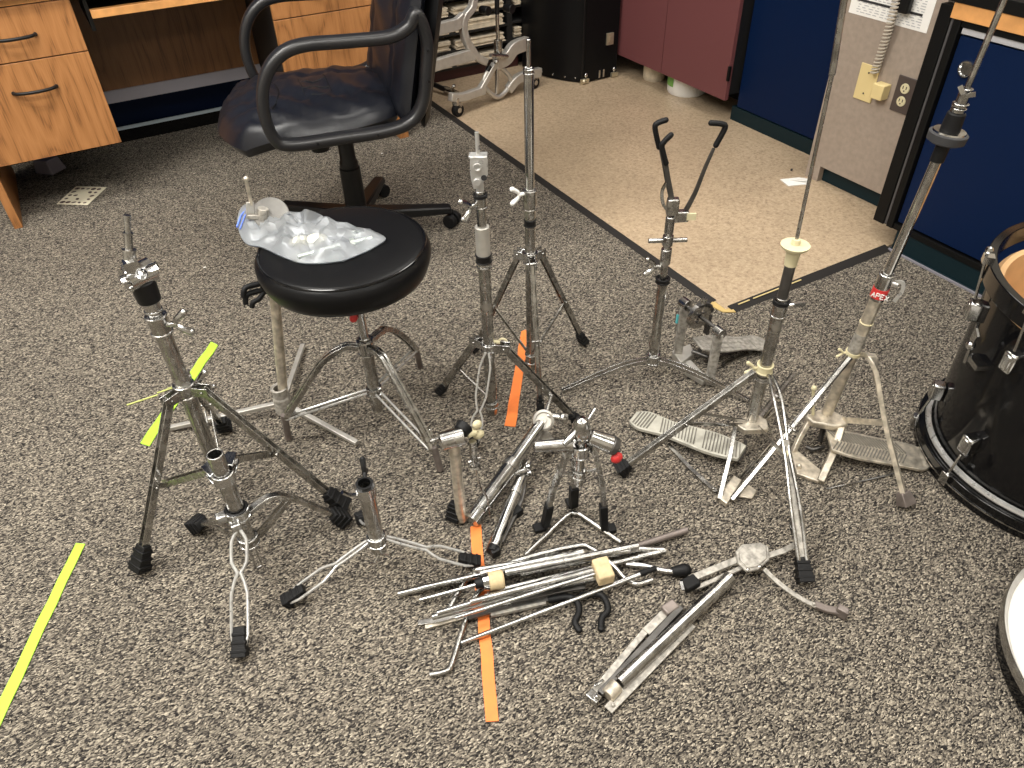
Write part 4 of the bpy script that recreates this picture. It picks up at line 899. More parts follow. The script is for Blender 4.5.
def arm(pts, hook, w_=.012):
    m_ = MB(); m_.bar(pts, w_, .005, up=(-.3, -.9, .2), smooth=3, ws=(w_, w_*.55)); o = part('basket_arm', m_, 'darksteel', t, bevel=.001)
    m_ = MB(); m_.tube(hook, .0062, n=10, smooth=4); m_.ball(hook[-1], .0062, n=10); m_.ball(hook[0], .0065, n=10); part('rubber_tip', m_, 'rubber', o)
arm([(1.1047, 1.1707, 0.4893), (1.1178, 1.1633, 0.5307), (1.13, 1.1564, 0.5895), (1.1412, 1.15, 0.6346)], [(1.1441, 1.1484, 0.6412), (1.1558, 1.1418, 0.6781), (1.1491, 1.1456, 0.6868), (1.1286, 1.1572, 0.6896)])
arm([(1.0799, 1.1848, 0.4799), (1.0715, 1.1895, 0.5248), (1.0615, 1.1952, 0.5682), (1.0543, 1.1993, 0.6032)], [(1.0543, 1.1993, 0.6032), (1.0434, 1.2055, 0.6397), (1.0461, 1.2039, 0.6507), (1.0577, 1.1974, 0.6657)], .015)
HD = (1.106, 1.225); HE = (1.630, .928)
arm([(1.1135, 1.2208, 0.4703), (1.0956, 1.2309, 0.5286), (1.0831, 1.238, 0.5772), (1.0715, 1.2446, 0.6196)], [(1.0696, 1.2457, 0.6196), (1.0581, 1.2521, 0.6628), (1.0628, 1.2495, 0.6738), (1.0773, 1.2412, 0.6799)])
m_ = MB(); m_.bar([(1.0799, 1.1848, 0.4799), (1.0601, 1.196, 0.5005), (1.053, 1.2, 0.535), (1.0605, 1.1958, 0.5587)], .007, .004, up=(-.3, -.9, .2), smooth=4); part('arm_link', m_, 'worn', t)
collar(t, HC, .048, .072, .0175, 'chrome', 'leg_collar')
for f, mid in ((H1, (.55, .035)), (H2, (.5, .03)), (H3, (.5, .03))):
    m_ = MB(); d = Vector((f[0]-HC[0], f[1]-HC[1], 0)).normalized(); sd = Vector((-d.y, d.x, 0)); a_ = vz(HC, .058)+d*.016
    for s_ in (-1, 1): m_.bar([a_+sd*s_*.006, lerp(a_, f, .35)+Vector((0, 0, .012))+sd*s_*.007, vec(f)+sd*s_*.004], .003, .011, smooth=5)
    m_.v = [(x, y, max(z, .001)) for x, y, z in m_.v]; part('leg', m_, 'chrome', t, bevel=.0004)

# --- bass drum pedal beside it
t = thing('bass_drum_pedal', 'chain-drive bass drum pedal with twin posts by the tile corner', 'drum pedal', (1.1783, 1.1272, 0))
PL = (1.1845, 1.2103, 0); PR = (1.1852, 1.0789, 0)
hl = (1.1845, 1.2103, 0.1818); hr = (1.1852, 1.0789, 0.1702)
for b_, h_ in ((PL, hl), (PR, hr)):
    m_ = MB(); top = vec((b_[0], b_[1], h_[2])); m_.bar([vec(b_)+Vector((0, 0, .004)), top], .026, .022, up=(.8, -.6, 0)); part('post', m_, 'castplate', t, bevel=.003)
    m_ = MB(); ax = (vec(PR)-vec(PL)).normalized(); m_.cyl(top-ax*.013, top+ax*.013, .0150, n=20); part('bearing_cap', m_, 'chrome', t, bevel=.001)
ax = (vec(PR)-vec(PL)).normalized(); a_ = vec((PL[0], PL[1], (hl[2]+hr[2])/2)); b_ = vec((PR[0], PR[1], (hl[2]+hr[2])/2))
bk = Vector((-ax.y, ax.x, 0)); bk = bk if bk.y > 0 else -bk
m_ = MB(); m_.cyl(a_, b_, .0050, n=14); part('axle', m_, 'darksteel', t)
m_ = MB(); wc = lerp(a_, b_, .42)
m_.lathe(wc, [(.020, -.006), (.036, -.006), (.036, .006), (.020, .006)], axis=ax, n=32, closed=True); m_.obox(wc, bk*.004, ax*.004, (0, 0, .028)); m_.obox(wc, bk*.028, ax*.004, (0, 0, .004)); part('cam_wheel', m_, 'worn', t)
m_ = MB()
for i in range(16):
    th = math.radians(100-12*i) if i < 9 else None
    p = wc+bk*(.039*math.sin(PI/2-th))+Vector((0, 0, .033*math.cos(PI/2-th))) if th is not None else wc+bk*.039*.95+Vector((0, 0, -.004-.009*(i-8)))
    m_.obox(p, bk*.004, ax*(.008 if i % 2 else .006), (0, 0, .0042))
part('chain', m_, 'darksteel', t)
m_ = MB(); m_.cyl(wc+Vector((0, 0, .02)), wc+Vector((0, 0, .052))+ax*.003+bk*.01, .0065, n=12); m_.cyl(wc-ax*.012, wc+ax*.012, .011, n=16); part('beater_clamp', m_, 'chrome', t)
m_ = MB(); s0 = a_-ax*.018-bk*.004; m_.cyl(s0+Vector((0, 0, .0)), s0+Vector((0, 0, -.03)), .0015, n=6)
for i in range(10): m_.torus(s0+Vector((0, 0, -.032-.0035*i)), .0042, .0013, n=12, k=6)
m_.cyl(s0+Vector((0, 0, -.068)), s0+Vector((0, 0, -.10)), .0015, n=6); part('spring', m_, 'chrome', t)
m_ = MB(); m_.cyl(s0+Vector((-.002, -.004, -.035)), s0+Vector((-.002, -.004, -.062)), .0042, n=8); part('sticker', m_, 'tag', t)
m_ = MB(); m_.prism([vec(p) for p in ((1.1715, 1.2206, 0.002), (1.2344, 1.2194, 0.002), (1.2197, 1.1806, 0.002), (1.1587, 1.1664, 0.002))], (0, 0, .022)); part('base_foot', m_, 'alu', t, bevel=.002)
m_ = MB(); m_.bar([(1.1627, 1.1647, 0.012), (1.1878, 1.1698, 0.012), (1.1758, 1.0825, 0.012)], .022, .006); m_.bar([(1.157, 1.1409, 0.01), (1.1677, 1.0806, 0.01)], .010, .016); part('base_yoke', m_, 'alu', t, bevel=.002)
def footboard(parent, heel, toe, w_, th, mat, zh, zt, ribs=None, waist=.75, lab=None):
    """shoe-shaped board; returns part, with raised ribs as a child"""
    heel = vec(heel); toe = vec(toe); d = (toe-heel); L_ = d.length; d.normalize(); sd = d.cross(Vector((0, 0, 1))).normalized(); up = sd.cross(d).normalized()
    if up.z < 0: up = -up
    def hw(u):
        if u < .12: return w_/2*(.55+.40*math.sin(u/.12*PI/2))
        if u < .35: return w_/2*(.95-(.95-waist)*(u-.12)/.23)
        if u < .7: return w_/2*(waist+(1-waist)*(u-.35)/.35)
        return w_/2*(1-.30*((u-.7)/.3)**2.0)
    us = [i/24 for i in range(25)]
    poly = [heel+d*L_*u+sd*hw(u) for u in us]+[heel+d*L_*u-sd*hw(u) for u in reversed(us)]
    m_ = MB(); m_.prism(poly, up*th); o = part('footboard', m_, mat, parent, bevel=.0015, label=lab)
    m_ = MB()
    if ribs == 'lines':
        for u in [.04+.028*i for i in range(34)]:
            if .20 < u < .24 or .60 < u < .63: continue
            if u > .97: continue
            h_ = hw(u)*.82; c_ = heel+d*L_*u+up*(th+.0008)
            if u < .2: m_.obox(c_, d*.0016, sd*h_, up*.0011)
            else: m_.add([c_+sd*h_+d*(.012)+d*s1*.0014+up*s2*.0012 for s1 in (-1, 1) for s2 in (-1, 1)]+[c_-sd*h_-d*.004+d*s1*.0014+up*s2*.0012 for s1 in (-1, 1) for s2 in (-1, 1)], [(0, 1, 3, 2), (4, 6, 7, 5), (0, 4, 5, 1), (2, 3, 7, 6), (1, 5, 7, 3), (0, 2, 6, 4)])
    elif ribs == 'herring':
        for i in range(22):
            u = .22+.033*i
            if u > .93: break
            h_ = hw(u)*.8
            for s_ in (-1, 1):
                a_ = heel+d*L_*u+sd*(s_*.002)+up*(th+.0008); b_ = heel+d*(L_*u+.018*(1 if i % 2 == 0 else 1))+sd*(s_*h_)+up*(th+.0008); m_.bar([a_, b_], .0028, .002, up=up)
    else:
        for k in (-.45, 0, .45):
            m_.bar([heel+d*L_*.3+sd*k*w_*.6+up*th, heel+d*L_*.9+sd*k*w_*.6+up*th], .003, .002, up=up)
        m_.obox(heel+d*L_*.22+up*th, d*.004, sd*w_*.40, up*.002)
    part('tread', m_, 'groove' if ribs else mat, o); return o
footboard(t, (1.4298, 1.1229, 0.008), (1.207, 1.1661, 0.065), .078, .006, 'castplate', 0, 0, None)
m_ = MB(); m_.bar([(1.2603, 1.1138, 0.006), (1.2861, 1.1185, 0.006), (1.415, 1.1188, 0.006)], .007, .004); m_.bar([(1.2328, 1.1511, 0.006), (1.4211, 1.1369, 0.006)], .007, .004); part('radius_rod', m_, 'worn', t)
m_ = MB(); m_.cyl((1.2119, 1.1853, 0.03), (1.2312, 1.1423, 0.03), .006, n=10); m_.ball((1.2285, 1.1728, 0.035), .008, n=8); part('toe_link', m_, 'darksteel', t)

# --- first hi-hat stand (cream cup)
JC = (1.118, .866); J1 = (.927, .497, .012); J2 = (.785, .937, .012); J3 = (1.46, .99, .012)
t = thing('hi_hat_stand', 'hi-hat stand with cream cup, bright legs and silver ribbed footboard', 'hi-hat stand', (*JC, 0))
pole(t, vz(JC, .04), vz(JC, .42), .0135, 'worn', 'lower_tube'); pole(t, vz(JC, .40), vz(JC, .505), .0110, 'darksteel', 'upper_tube')
collar(t, JC, .375, .405, .0155, 'worn'); collar(t, JC, .405, .412, .0158, 'blackplas', 'bushing'); 
m_ = MB(); p = vz(JC, .395)+Vector((.016, -.004, 0)); m_.cyl(p, p+Vector((.022, -.008, 0)), .003, n=8); m_.obox(p+Vector((.026, -.010, 0)), (.012, -.004, 0), (.001, .003, 0), (0, 0, .005)); part('wing_bolt', m_, 'chrome', t)
m_ = MB(); m_.lathe((*JC, 0), [(.001, .497), (.0125, .497), (.014, .525), (.020, .532), (.027, .538), (.0285, .543), (.025, .544), (.018, .542), (.009, .544), (.008, .555), (.001, .556)], n=36); part('cymbal_cup', m_, 'cream', t, angle=60)
m_ = MB(); m_.cyl(vz(JC, .54), (1.1093, 0.871, 0.876), .0036, .0036, n=10); m_.cyl((1.1096, 0.8708, 0.8679), (1.0997, 0.8765, 1.0014), .0055, n=10); part('pull_rod', m_, 'worn', t)
collar(t, JC, .222, .240, .0170, 'cream', 'leg_collar'); collar(t, JC, .20, .208, .0155, 'chrome')
wing_nut(t, vz(JC, .23)+Vector((-.012, .008, 0)), (-.8, .5, 0), .014, 'cream')
p = vz(JC, .226)+Vector((-.004, -.022, 0)); jm = (1.0266, 0.6895, 0.1644)
m_ = MB(); d = (vec(J1)-p).normalized(); sd = d.cross(Vector((0, 0, 1))).normalized()
for s_ in (-1, 1): m_.tube([p+sd*s_*.004, vec((1.072, 0.7771, 0.2227))+sd*s_*.008, vec(jm)+sd*s_*.005, vec((0.9802, 0.5997, 0.0982))+sd*s_*.0095, vec(J1)+sd*s_*.007], .0042, n=8, smooth=6)
o = part('leg', m_, 'worn', t); rubber_foot(o, J1, p, .016, .052)
m_ = MB(); m_.bar([(1.0349, 0.7055, 0.1818), (1.0134, 0.6639, 0.1404), lerp(J1, (0.9802, 0.5997, 0.0982), .3)], .012, .003, smooth=3, up=(0, 0, 1)); part('leg_web', m_, 'castplate', o)
m_ = MB(); m_.obox(vec(jm), sd*.008, d*.006, (0, .004, .004)); part('leg_rivet', m_, 'cream', o, bevel=.001)
m_ = MB(); q = lerp(J1, p, .235); m_.obox(q, sd*.0115, d*.006, (0, .006, .006)); part('leg_band', m_, 'chrome', o)
p = vz(JC, .226)+Vector((-.024, .004, 0)); strip_leg(t, p, J2, .016, .003, 'worn', fsize=.017, flen=.032)
brace(t, lerp(p, J2, .40), vz(JC, .075)+Vector((-.016, 0, 0)), .007, mat='chrome')
p = vz(JC, .226)+Vector((.020, .008, 0)); brace(t, (1.5308, 1.0157, -0.0765), vz(JC, .03)+Vector((.014, .003, 0)), .012, mat='nickel', double=True)
strip_leg(t, vz(JC, .05)+Vector((.03, .008, 0)), (J3[0]-.10, J3[1]-.03, .045), .012, .003, 'worn', fsize=.014, flen=.03, shoe=False)
m_ = MB(); cz = vz(JC, .058); m_.prism([cz+Vector(q_) for q_ in ((-.045, .012, 0), (-.040, -.020, 0), (.010, -.045, 0), (.030, -.020, 0), (.022, .018, 0))], (0, 0, .016)); part('frame_casting', m_, 'nickel', t, bevel=.003)
brace(t, cz+Vector((.0, -.02, .01)), (1.0286, 0.6933, 0.1511), .008, mat='chrome')
brace(t, cz+Vector((-.03, .0, .012)), lerp(vz(JC, .226), J2, .52), .008, mat='chrome')
PB = (0.9277, 0.7409, 0.004)
m_ = MB(); m_.bar([(1.0707, 0.8701, 0.065), (1.016, 0.8222, 0.045), (0.929, 0.7531, 0.008)], .014, .010, up=(1, 0, .2)); part('side_post', m_, 'worn', t, bevel=.001)
m_ = MB(); m_.cyl((1.0775, 0.8051, 0.004), (0.9913, 0.7687, 0.004), .003, n=8); m_.cyl((1.1603, 0.8262, 0.01), (1.0009, 0.7708, 0.01), .003, n=8); part('side_rod', m_, 'chrome', t)
m_ = MB(); m_.prism([vec(q_) for q_ in ((0.9283, 0.7606, 0.001), (1.0045, 0.7891, 0.001), (1.0095, 0.768, 0.001), (0.9315, 0.7315, 0.001))], (0, 0, .014)); m_.prism([vec(q_) for q_ in ((0.9868, 0.7533, 0.001), (1.0189, 0.7553, 0.001), (1.0235, 0.7313, 0.001), (0.9971, 0.7194, 0.001), (0.9764, 0.7387, 0.001))], (0, 0, .006)); part('base_foot', m_, 'nickel', t, bevel=.002)
m_ = MB(); m_.bar([(0.9468, 0.9542, 0.004), (0.9404, 0.865, 0.004), (0.9421, 0.777, 0.004)], .010, .004); m_.ball((0.9409, 0.7862, 0.006), .0045, n=8); part('radius_rod', m_, 'worn', t)
m_ = MB(); m_.bar([(1.0775, 0.8367, 0.05), (1.0627, 0.8226, 0.03), (1.0324, 0.8087, 0.025)], .006, .005, up=(1, 0, 0)); part('drive_link', m_, 'darksteel', t)
footboard(t, (0.9266, 1.0682, 0.006), (1.0486, 0.8151, 0.034), .074, .010, 'board', 0, 0, 'lines', .74, 'pale ribbed shoe-shaped board')

# --- second hi-hat stand (clutch and rod)
KC = (1.288, .794); K1 = (1.268, .531, .012); K2 = (.952, .737, .012)
t = thing('hi_hat_stand', 'tarnished hi-hat stand with black clutch, red band and leaning rod, right', 'hi-hat stand', (*KC, 0))
kb = vz(KC, .045); kt = vec((1.3314, 0.77, 0.7058)); kd = (kt-kb).normalized()
def kp(z): return kb+kd*((z-kb.z)/kd.z)
pole(t, kp(.045), kp(.40), .0130, 'nickel', 'lower_tube'); pole(t, kp(.38), kp(.705), .0100, 'chrome', 'upper_tube')
m_ = MB(); m_.cyl(kp(.395), kp(.455), .0155, n=20); m_.torus(kp(.455), .0145, .003, axis=kd, n=24); part('collar', m_, 'worn', t, bevel=.001)
m_ = MB(); m_.cyl(kp(.402), kp(.424), .0163, n=24); part('brand_band', m_, 'red', t)
kr = Vector((.84, -.54, 0)); kn = Vector((-.54, -.84, 0)).normalized(); kr = (kr-kd*kr.dot(kd)).normalized(); ku = kd
def letters(parent, word, org, ex, ey, h, mat, nrm, curve_r=None):
    """block capitals as bars: A P E X etc on a local grid 3 x 5"""
    glyph = {'A': [((0, 0), (.5, 1)), ((.5, 1), (1, 0)), ((.2, .4), (.8, .4))], 'P': [((0, 0), (0, 1)), ((0, 1), (1, .95)), ((1, .95), (1, .5)), ((1, .5), (0, .5))],
             'E': [((0, 0), (0, 1)), ((0, 1), (1, 1)), ((0, .5), (.8, .5)), ((0, 0), (1, 0))], 'X': [((0, 0), (1, 1)), ((0, 1), (1, 0))], 'R': [((0, 0), (0, 1)), ((0, 1), (1, .95)), ((1, .95), (1, .5)), ((1, .5), (0, .5)), ((.4, .5), (1, 0))]}
    m_ = MB(); x = 0
    for chh in word:
        for (x0, y0), (x1, y1) in glyph[chh]:
            a_ = org+ex*(x+x0*h*.6)+ey*(y0*h); b_ = org+ex*(x+x1*h*.6)+ey*(y1*h); m_.bar([a_, b_], h*.16, h*.12, up=nrm)
        x += h*.85
    return part('lettering', m_, mat, parent)
nrm = (Vector((0, 0, 1.3))-kp(.413)); nrm = (nrm-kd*nrm.dot(kd)).normalized()
exx = kd.cross(nrm).normalized(); exx = exx if exx.x > 0 else -exx
letters(t, 'APEX', kp(.4065)+nrm*.0166-exx*.0125, exx, kd, .0105, 'white', nrm)
m_ = MB(); p = kp(.44)+exx*.015; m_.cyl(p, p+exx*.012, .005, n=10); m_.bar([p+exx*.004+kd*.004, p+exx*.018+kd*.008, p+exx*.024-kd*.01, p+exx*.018-kd*.038], .007, .004, up=nrm, smooth=4); part('wing_lever', m_, 'bright', t)
m_ = MB(); m_.cyl(kp(.255), kp(.305), .0145, .0135, n=20); part('sleeve', m_, 'castplate', t); m_ = MB(); m_.torus(kp(.335), .0135, .0015, axis=kd, n=20, k=6); part('ring', m_, 'cream', t)
m_ = MB(); m_.cyl(kp(.70), kp(.735), .0125, n=18); part('bushing', m_, 'rubber', t)
ct = kp(.735); cy0 = (1.3279, 0.7719, 0.7175)
m_ = MB(); m_.lathe(ct, [(.001, 0), (.026, 0), (.033, .004), (.034, .018), (.030, .020), (.001, .020)], axis=kd, n=36); part('cymbal_seat', m_, plain('grey_felt', (.028, .028, .030), .7), t)
m_ = MB(); m_.lathe(ct+kd*.020, [(.001, 0), (.029, 0), (.028, .003), (.010, .004), (.008, .012), (.001, .012)], axis=kd, n=36); part('cup_washer', m_, 'chrome', t)
r0 = vec((1.3304, 0.7705, 0.725)); r1 = vec((1.3458, 0.762, 0.99)); rdn = (r1-r0).normalized(); r1 = r0+rdn*(r1-r0).length
m_ = MB(); m_.cyl(ct, r1, .0052, n=12); part('pull_rod', m_, 'worn', t)
rd2 = (r1-ct).normalized()
def kq(s_): return ct+rd2*s_
L1 = (vec((1.3348, 0.7681, 0.7474))-ct).length; L2 = (vec((1.3354, 0.7678, 0.791))-ct).length; L3 = (vec((1.3359, 0.7675, 0.8328))-ct).length
m_ = MB(); m_.cyl(kq(L1-.008), kq(L1+.006), .011, .0145, n=18); part('clutch_nut', m_, 'chrome', t, bevel=.001); m_ = MB(); m_.cyl(kq(L2), kq(L2+.008), .013, n=18); m_.cyl(kq(L2+.010), kq(L2+.016), .014, n=18); m_.cyl(kq(L2+.016), kq(L3), .0105, n=18); part('clutch', m_, 'chrome', t, bevel=.001)
m_ = MB(); m_.cyl(kq(L1+.006), kq(L2), .0175, .0155, n=28); part('clutch_felt', m_, 'rubber', t, bevel=.003)
m_ = MB(); p = kq((L2+L3)/2+.012); m_.cyl(p-exx*.006, p+nrm*.022+exx*.0, .004, n=8); m_.bar([p+nrm*.016-exx*.012+rd2*.014, p+nrm*.018, p+nrm*.016+exx*.016+rd2*.006], .008, .004, up=nrm); part('wing_bolt', m_, 'chrome', t)
m_ = MB(); m_.cyl(kp(.248), kp(.256), .0170, n=20); part('leg_collar', m_, 'cream', t)
wing_nut(t, kp(.252)+Vector((-.014, .008, 0)), (-.85, .5, 0), .010, 'cream')
p = kp(.250)+Vector((.014, -.018, 0)); m_ = MB(); km = vec((1.2831, 0.7302, 0.282))
m_.bar([p, km, vec((1.28, 0.6884, 0.2232)), vec((1.2761, 0.6371, 0.1475)), K1], .021, .010, smooth=4, up=(.3, .3, 1)); o = part('leg', m_, 'nickel', t, bevel=.001); rubber_foot(o, K1, km, .017, .03, 'steelbrown', 0)
p = kp(.250)+Vector((-.016, -.006, 0)); strip_leg(t, p, K2, .009, .002, 'worn', fsize=.013, flen=.03, shoe=False)
m_ = MB(); cz = kp(.052); m_.prism([cz+Vector(q_) for q_ in ((-.050, .020, 0), (-.052, -.006, 0), (-.018, -.042, 0), (.012, -.055, 0), (.028, -.035, 0), (.018, .018, 0))], (0, 0, .018)); part('frame_casting', m_, 'nickel', t, bevel=.004)
brace(t, cz+Vector((.02, -.03, .01)), (1.277, 0.6495, 0.158), .014, mat='nickel')
m_ = MB(); m_.bar([(1.2998, 0.7537, 0.06), (1.2296, 0.7106, 0.03), (1.1633, 0.6776, 0.006)], .016, .016, up=(1, 0, .2)); m_.bar([(1.2535, 0.8063, 0.06), (1.2065, 0.7885, 0.035), (1.1801, 0.7772, 0.008)], .012, .012, up=(1, 0, .2)); part('side_post', m_, 'nickel', t, bevel=.002)
m_ = MB(); m_.prism([vec(q_) for q_ in ((1.1784, 0.7863, 0.001), (1.1926, 0.7777, 0.001), (1.1907, 0.6955, 0.001), (1.1593, 0.6782, 0.001), (1.135, 0.7217, 0.001))], (0, 0, .009)); m_.ball((1.1528, 0.7336, 0.014), .007, n=8); part('base_foot', m_, 'nickel', t, bevel=.002)
m_ = MB(); m_.cyl(kp(.06)+Vector((-.03, .012, 0)), kp(.06)+Vector((-.046, .022, .085)), .0035, n=8); m_.ball(kp(.06)+Vector((-.046, .022, .092)), .007, n=8); part('spring_rod', m_, 'cream', t)
m_ = MB(); m_.cyl((1.1604, 0.6566, 0.004), (1.306, 0.6157, 0.004), .0022, n=8); m_.cyl((1.306, 0.6157, 0.004), (1.4186, 0.596, 0.004), .0022, n=8); part('radius_rod', m_, 'chrome', t)
m_ = MB(); m_.bar([kp(.06), (1.2583, 0.7671, 0.01)], .008, .008, up=(1, 0, 0)); m_.tube([(1.2151, 0.771, 0.012), (1.2197, 0.7565, 0.012), (1.2515, 0.7491, 0.012)], .004, n=8); part('drive_link', m_, 'darksteel', t)
footboard(t, (1.426, 0.599, 0.004), (1.24, 0.7368, 0.045), .088, .008, 'nickel', 0, 0, 'herring', .95, 'tarnished herringbone board')
m_ = MB(); m_.prism([vec(q_) for q_ in ((1.4163, 0.6406, 0.003), (1.4488, 0.6327, 0.003), (1.4107, 0.5869, 0.003), (1.3804, 0.5903, 0.003))], (0, 0, .012)); part('heel_plate', m_, 'nickel', t, bevel=.002)

# --- small folded tripod
LC = (.606, .842); L1_ = (.557, .891, .010); L2_ = (.640, .905, .010); L3_ = (.662, .818, .010)
t = thing('folded_stand_base', 'small folded chrome tripod standing upright with red-tipped side clamp', 'stand base', (*LC, 0))
pole(t, vz(LC, .16), vz(LC, .32), .0095, 'worn', 'tube')
m_ = MB(); m_.lathe((*LC, 0), [(.001, .295), (.016, .295), (.019, .31), (.0165, .325), (.011, .338), (.001, .342)], n=22); m_.cyl(vz(LC, .315)+Vector((-.045, -.010, -.012)), vz(LC, .318)+Vector((-.01, 0, 0)), .006, n=10); m_.cyl(vz(LC, .325)+Vector((.012, .0, 0)), vz(LC, .34)+Vector((.036, .008, .004)), .003, n=8); part('finial', m_, 'chrome', t, bevel=.001)
collar(t, LC, .245, .272, .0165, 'chrome', 'leg_collar'); collar(t, LC, .185, .20, .013, 'worn', 'lower_collar')
for f, dx in ((L1_, (-.026, .006)), (L2_, (.003, .016)), (L3_, (.026, -.010))):
    p = vz(LC, .258)+Vector((dx[0], dx[1], 0)); m_ = MB(); d = (vec(f)-p).normalized(); sd = d.cross(Vector((1, 1, 0))).normalized()
    mid = lerp(p, f, .5)+Vector((dx[0], dx[1], 0))*.25
    m_.bar([p, mid, f], .013, .010, up=(dx[0], dx[1], 0), smooth=5); m_.obox(p, (.008, 0, 0), (0, .006, 0), (0, 0, .010)); o = part('leg', m_, 'worn', t, bevel=.0006)
    m_ = MB(); m_.bar([lerp(f, mid, .0), lerp(f, mid, .62)], .019, .016, up=(dx[0], dx[1], 0)); m_.bar([vec((f[0], f[1], .0062)), vec((f[0], f[1], .0062))+Vector((dx[0], dx[1], 0)).normalized()*.026], .022, .010); part('rubber_foot', m_, 'rubber', o, bevel=.002)
    m_ = MB(); m_.bar([lerp(p, f, .25), vz(LC, .192)+Vector((dx[0], dx[1], 0))*.4], .007, .003, up=(dx[1], -dx[0], 0)); part('brace', m_, 'chrome', t)
m_ = MB(); p = vz(LC, .285); m_.cyl(p+Vector((.016, -.004, .006)), p+Vector((.052, -.030, -.014)), .016, .019, n=24); part('side_clamp', m_, 'chrome', t, bevel=.003)
m_ = MB(); m_.cyl(p+Vector((.050, -.029, -.013)), p+Vector((.060, -.036, -.019)), .0195, .018, n=24); part('end_cap', m_, 'darksteel', t, bevel=.002)
m_ = MB(); m_.ball(p+Vector((.056, -.044, -.040)), .012, (1.1, .8, 1), n=12); part('clamp_cap', m_, 'red', t, label='red plastic tip')
m_ = MB(); m_.cyl(p+Vector((-.02, 0, 0)), p+Vector((-.085, .03, .0)), .013, .011, n=18); part('side_tube', m_, 'worn', t)

# --- short post with round clamp head
NC = (0.407, 0.9964, 0)
NC2 = (NC[0], NC[1])
t = thing('clamp_post', 'short dull post with round clamp head and cream wing nut, centre', 'stand post', (*NC2, 0))
nz = (0.407, 0.9964, 0.2473)[2]
pole(t, vz(NC2, .012), vz(NC2, nz), .0115, 'nickel', 'post')
m_ = MB(); p = vz(NC2, nz+.012); m_.cyl(p+Vector((-.026, .006, 0)), p+Vector((.020, -.002, 0)), .019, n=24); m_.obox(p+Vector((-.036, .010, .006)), (.010, 0, 0), (0, .003, 0), (0, 0, .004)); m_.cyl(p+Vector((-.034, .006, -.01)), p+Vector((-.040, .02, .03)), .003, n=8); part('clamp_head', m_, 'worn', t, bevel=.002)
m_ = MB(); m_.cyl(p+Vector((.018, .004, .006)), p+Vector((.034, .012, .010)), .016, .018, n=20); part('rubber_grip', m_, 'rubber', t, bevel=.002)
m_ = MB(); q = p+Vector((.05, .0, -.004)); m_.cyl(p+Vector((.03, .0, -.004)), q, .008, n=12); m_.ball(q+Vector((.004, .0, .016)), .011, (1, .7, 1), n=10); m_.ball(q+Vector((.006, .0, -.012)), .012, (1.1, .7, .9), n=10); part('wing_nut', m_, 'cream', t)
m_ = MB(); q = p+Vector((.036, -.012, -.05)); m_.cyl(q+Vector((0, 0, .035)), q+Vector((0, 0, -.03)), .008, n=12); m_.cyl(q+Vector((-.014, 0, -.02)), q+Vector((.014, 0, -.02)), .005, n=8); m_.torus(q+Vector((0, 0, -.035)), .010, .003, n=16, k=6)
m_.tube([q+Vector((.002, 0, -.04)), q+Vector((.004, -.01, -.09)), q+Vector((.016, -.015, -.13)), q+Vector((.020, -.02, -.19))], .0026, n=8, smooth=4); part('strainer_rod', m_, 'worn', t)
rubber_foot(t, (NC[0]-.012, NC[1]+.012, .01), (NC[0], NC[1]+.02, .08), .016, .045)

# --- folded boom stand leaning on its foot
t = thing('folded_boom_stand', 'two bright chrome tubes with large round knob lying on carpet, centre', 'boom stand', (0.5359, 1.0319, 0))
o1 = vec((0.4195, 0.9744, 0.022)); o2 = vec((0.675, 1.1009, 0.085)); om = lerp(o1, o2, .58)
m_ = MB(); m_.cyl(o1, om, .0180, n=22); part('lower_tube', m_, 'chrome', t, bevel=.001)
m_ = MB(); m_.cyl(om, o2, .0148, n=22); part('upper_tube', m_, 'chrome', t)
dd = (o2-o1).normalized(); m_ = MB(); m_.cyl(om-dd*.016, om+dd*.006, .0205, n=22); part('collar', m_, 'worn', t, bevel=.001)
kn0 = o2+dd*.012; toc = (Vector((0, 0, 1.3))-kn0).normalized()
m_ = MB(); m_.lathe(kn0-toc*.015, [(.001, 0), (.024, 0), (.026, .006), (.025, .030), (.020, .034), (.017, .028), (.008, .028), (.007, .033), (.001, .033)], axis=toc, n=32); part('ratchet_knob', m_, 'alu', t)
m_ = MB(); w0 = lerp(o1, o2, .45)+Vector((.024, -.004, -.004)); m_.cyl(w0, w0+Vector((.028, -.004, .0)), .006, n=10); m_.ball(w0+Vector((.034, -.004, .008)), .008, n=8); m_.ball(w0+Vector((.034, -.010, -.008)), .008, n=8); part('wing_nut', m_, 'chrome', t)
q1 = vec((0.4317, 0.8932, 0.014)); q2 = vec((0.6085, 1.0545, 0.03))
m_ = MB(); m_.cyl(q1, q2, .0138, n=20); m_.cyl(lerp(q1, q2, .60), lerp(q1, q2, .66), .0165, n=20); part('boom_tube', m_, 'chrome', t, bevel=.001)
m_ = MB(); m_.cyl(lerp(q1, q2, -.06), lerp(q1, q2, .06), .0135, n=16); m_.obox(q1+Vector((-.004, -.014, -.001)), (.010, 0, 0), (0, .006, 0), (0, 0, .010)); part('end_clamp', m_, 'blackplas', t, bevel=.002)
m_ = MB(); m_.bar([(0.4497, 0.8995, 0.012), (0.5452, 0.9789, 0.012), (0.5812, 1.0266, 0.02)], .016, .008, smooth=3); part('folded_leg', m_, 'darksteel', t, bevel=.001)
m_ = MB(); m_.bar([(0.493, 0.9551, 0.01), (0.5343, 0.9603, 0.01)], .028, .018); part('rubber_foot', m_, 'rubber', t, bevel=.003)
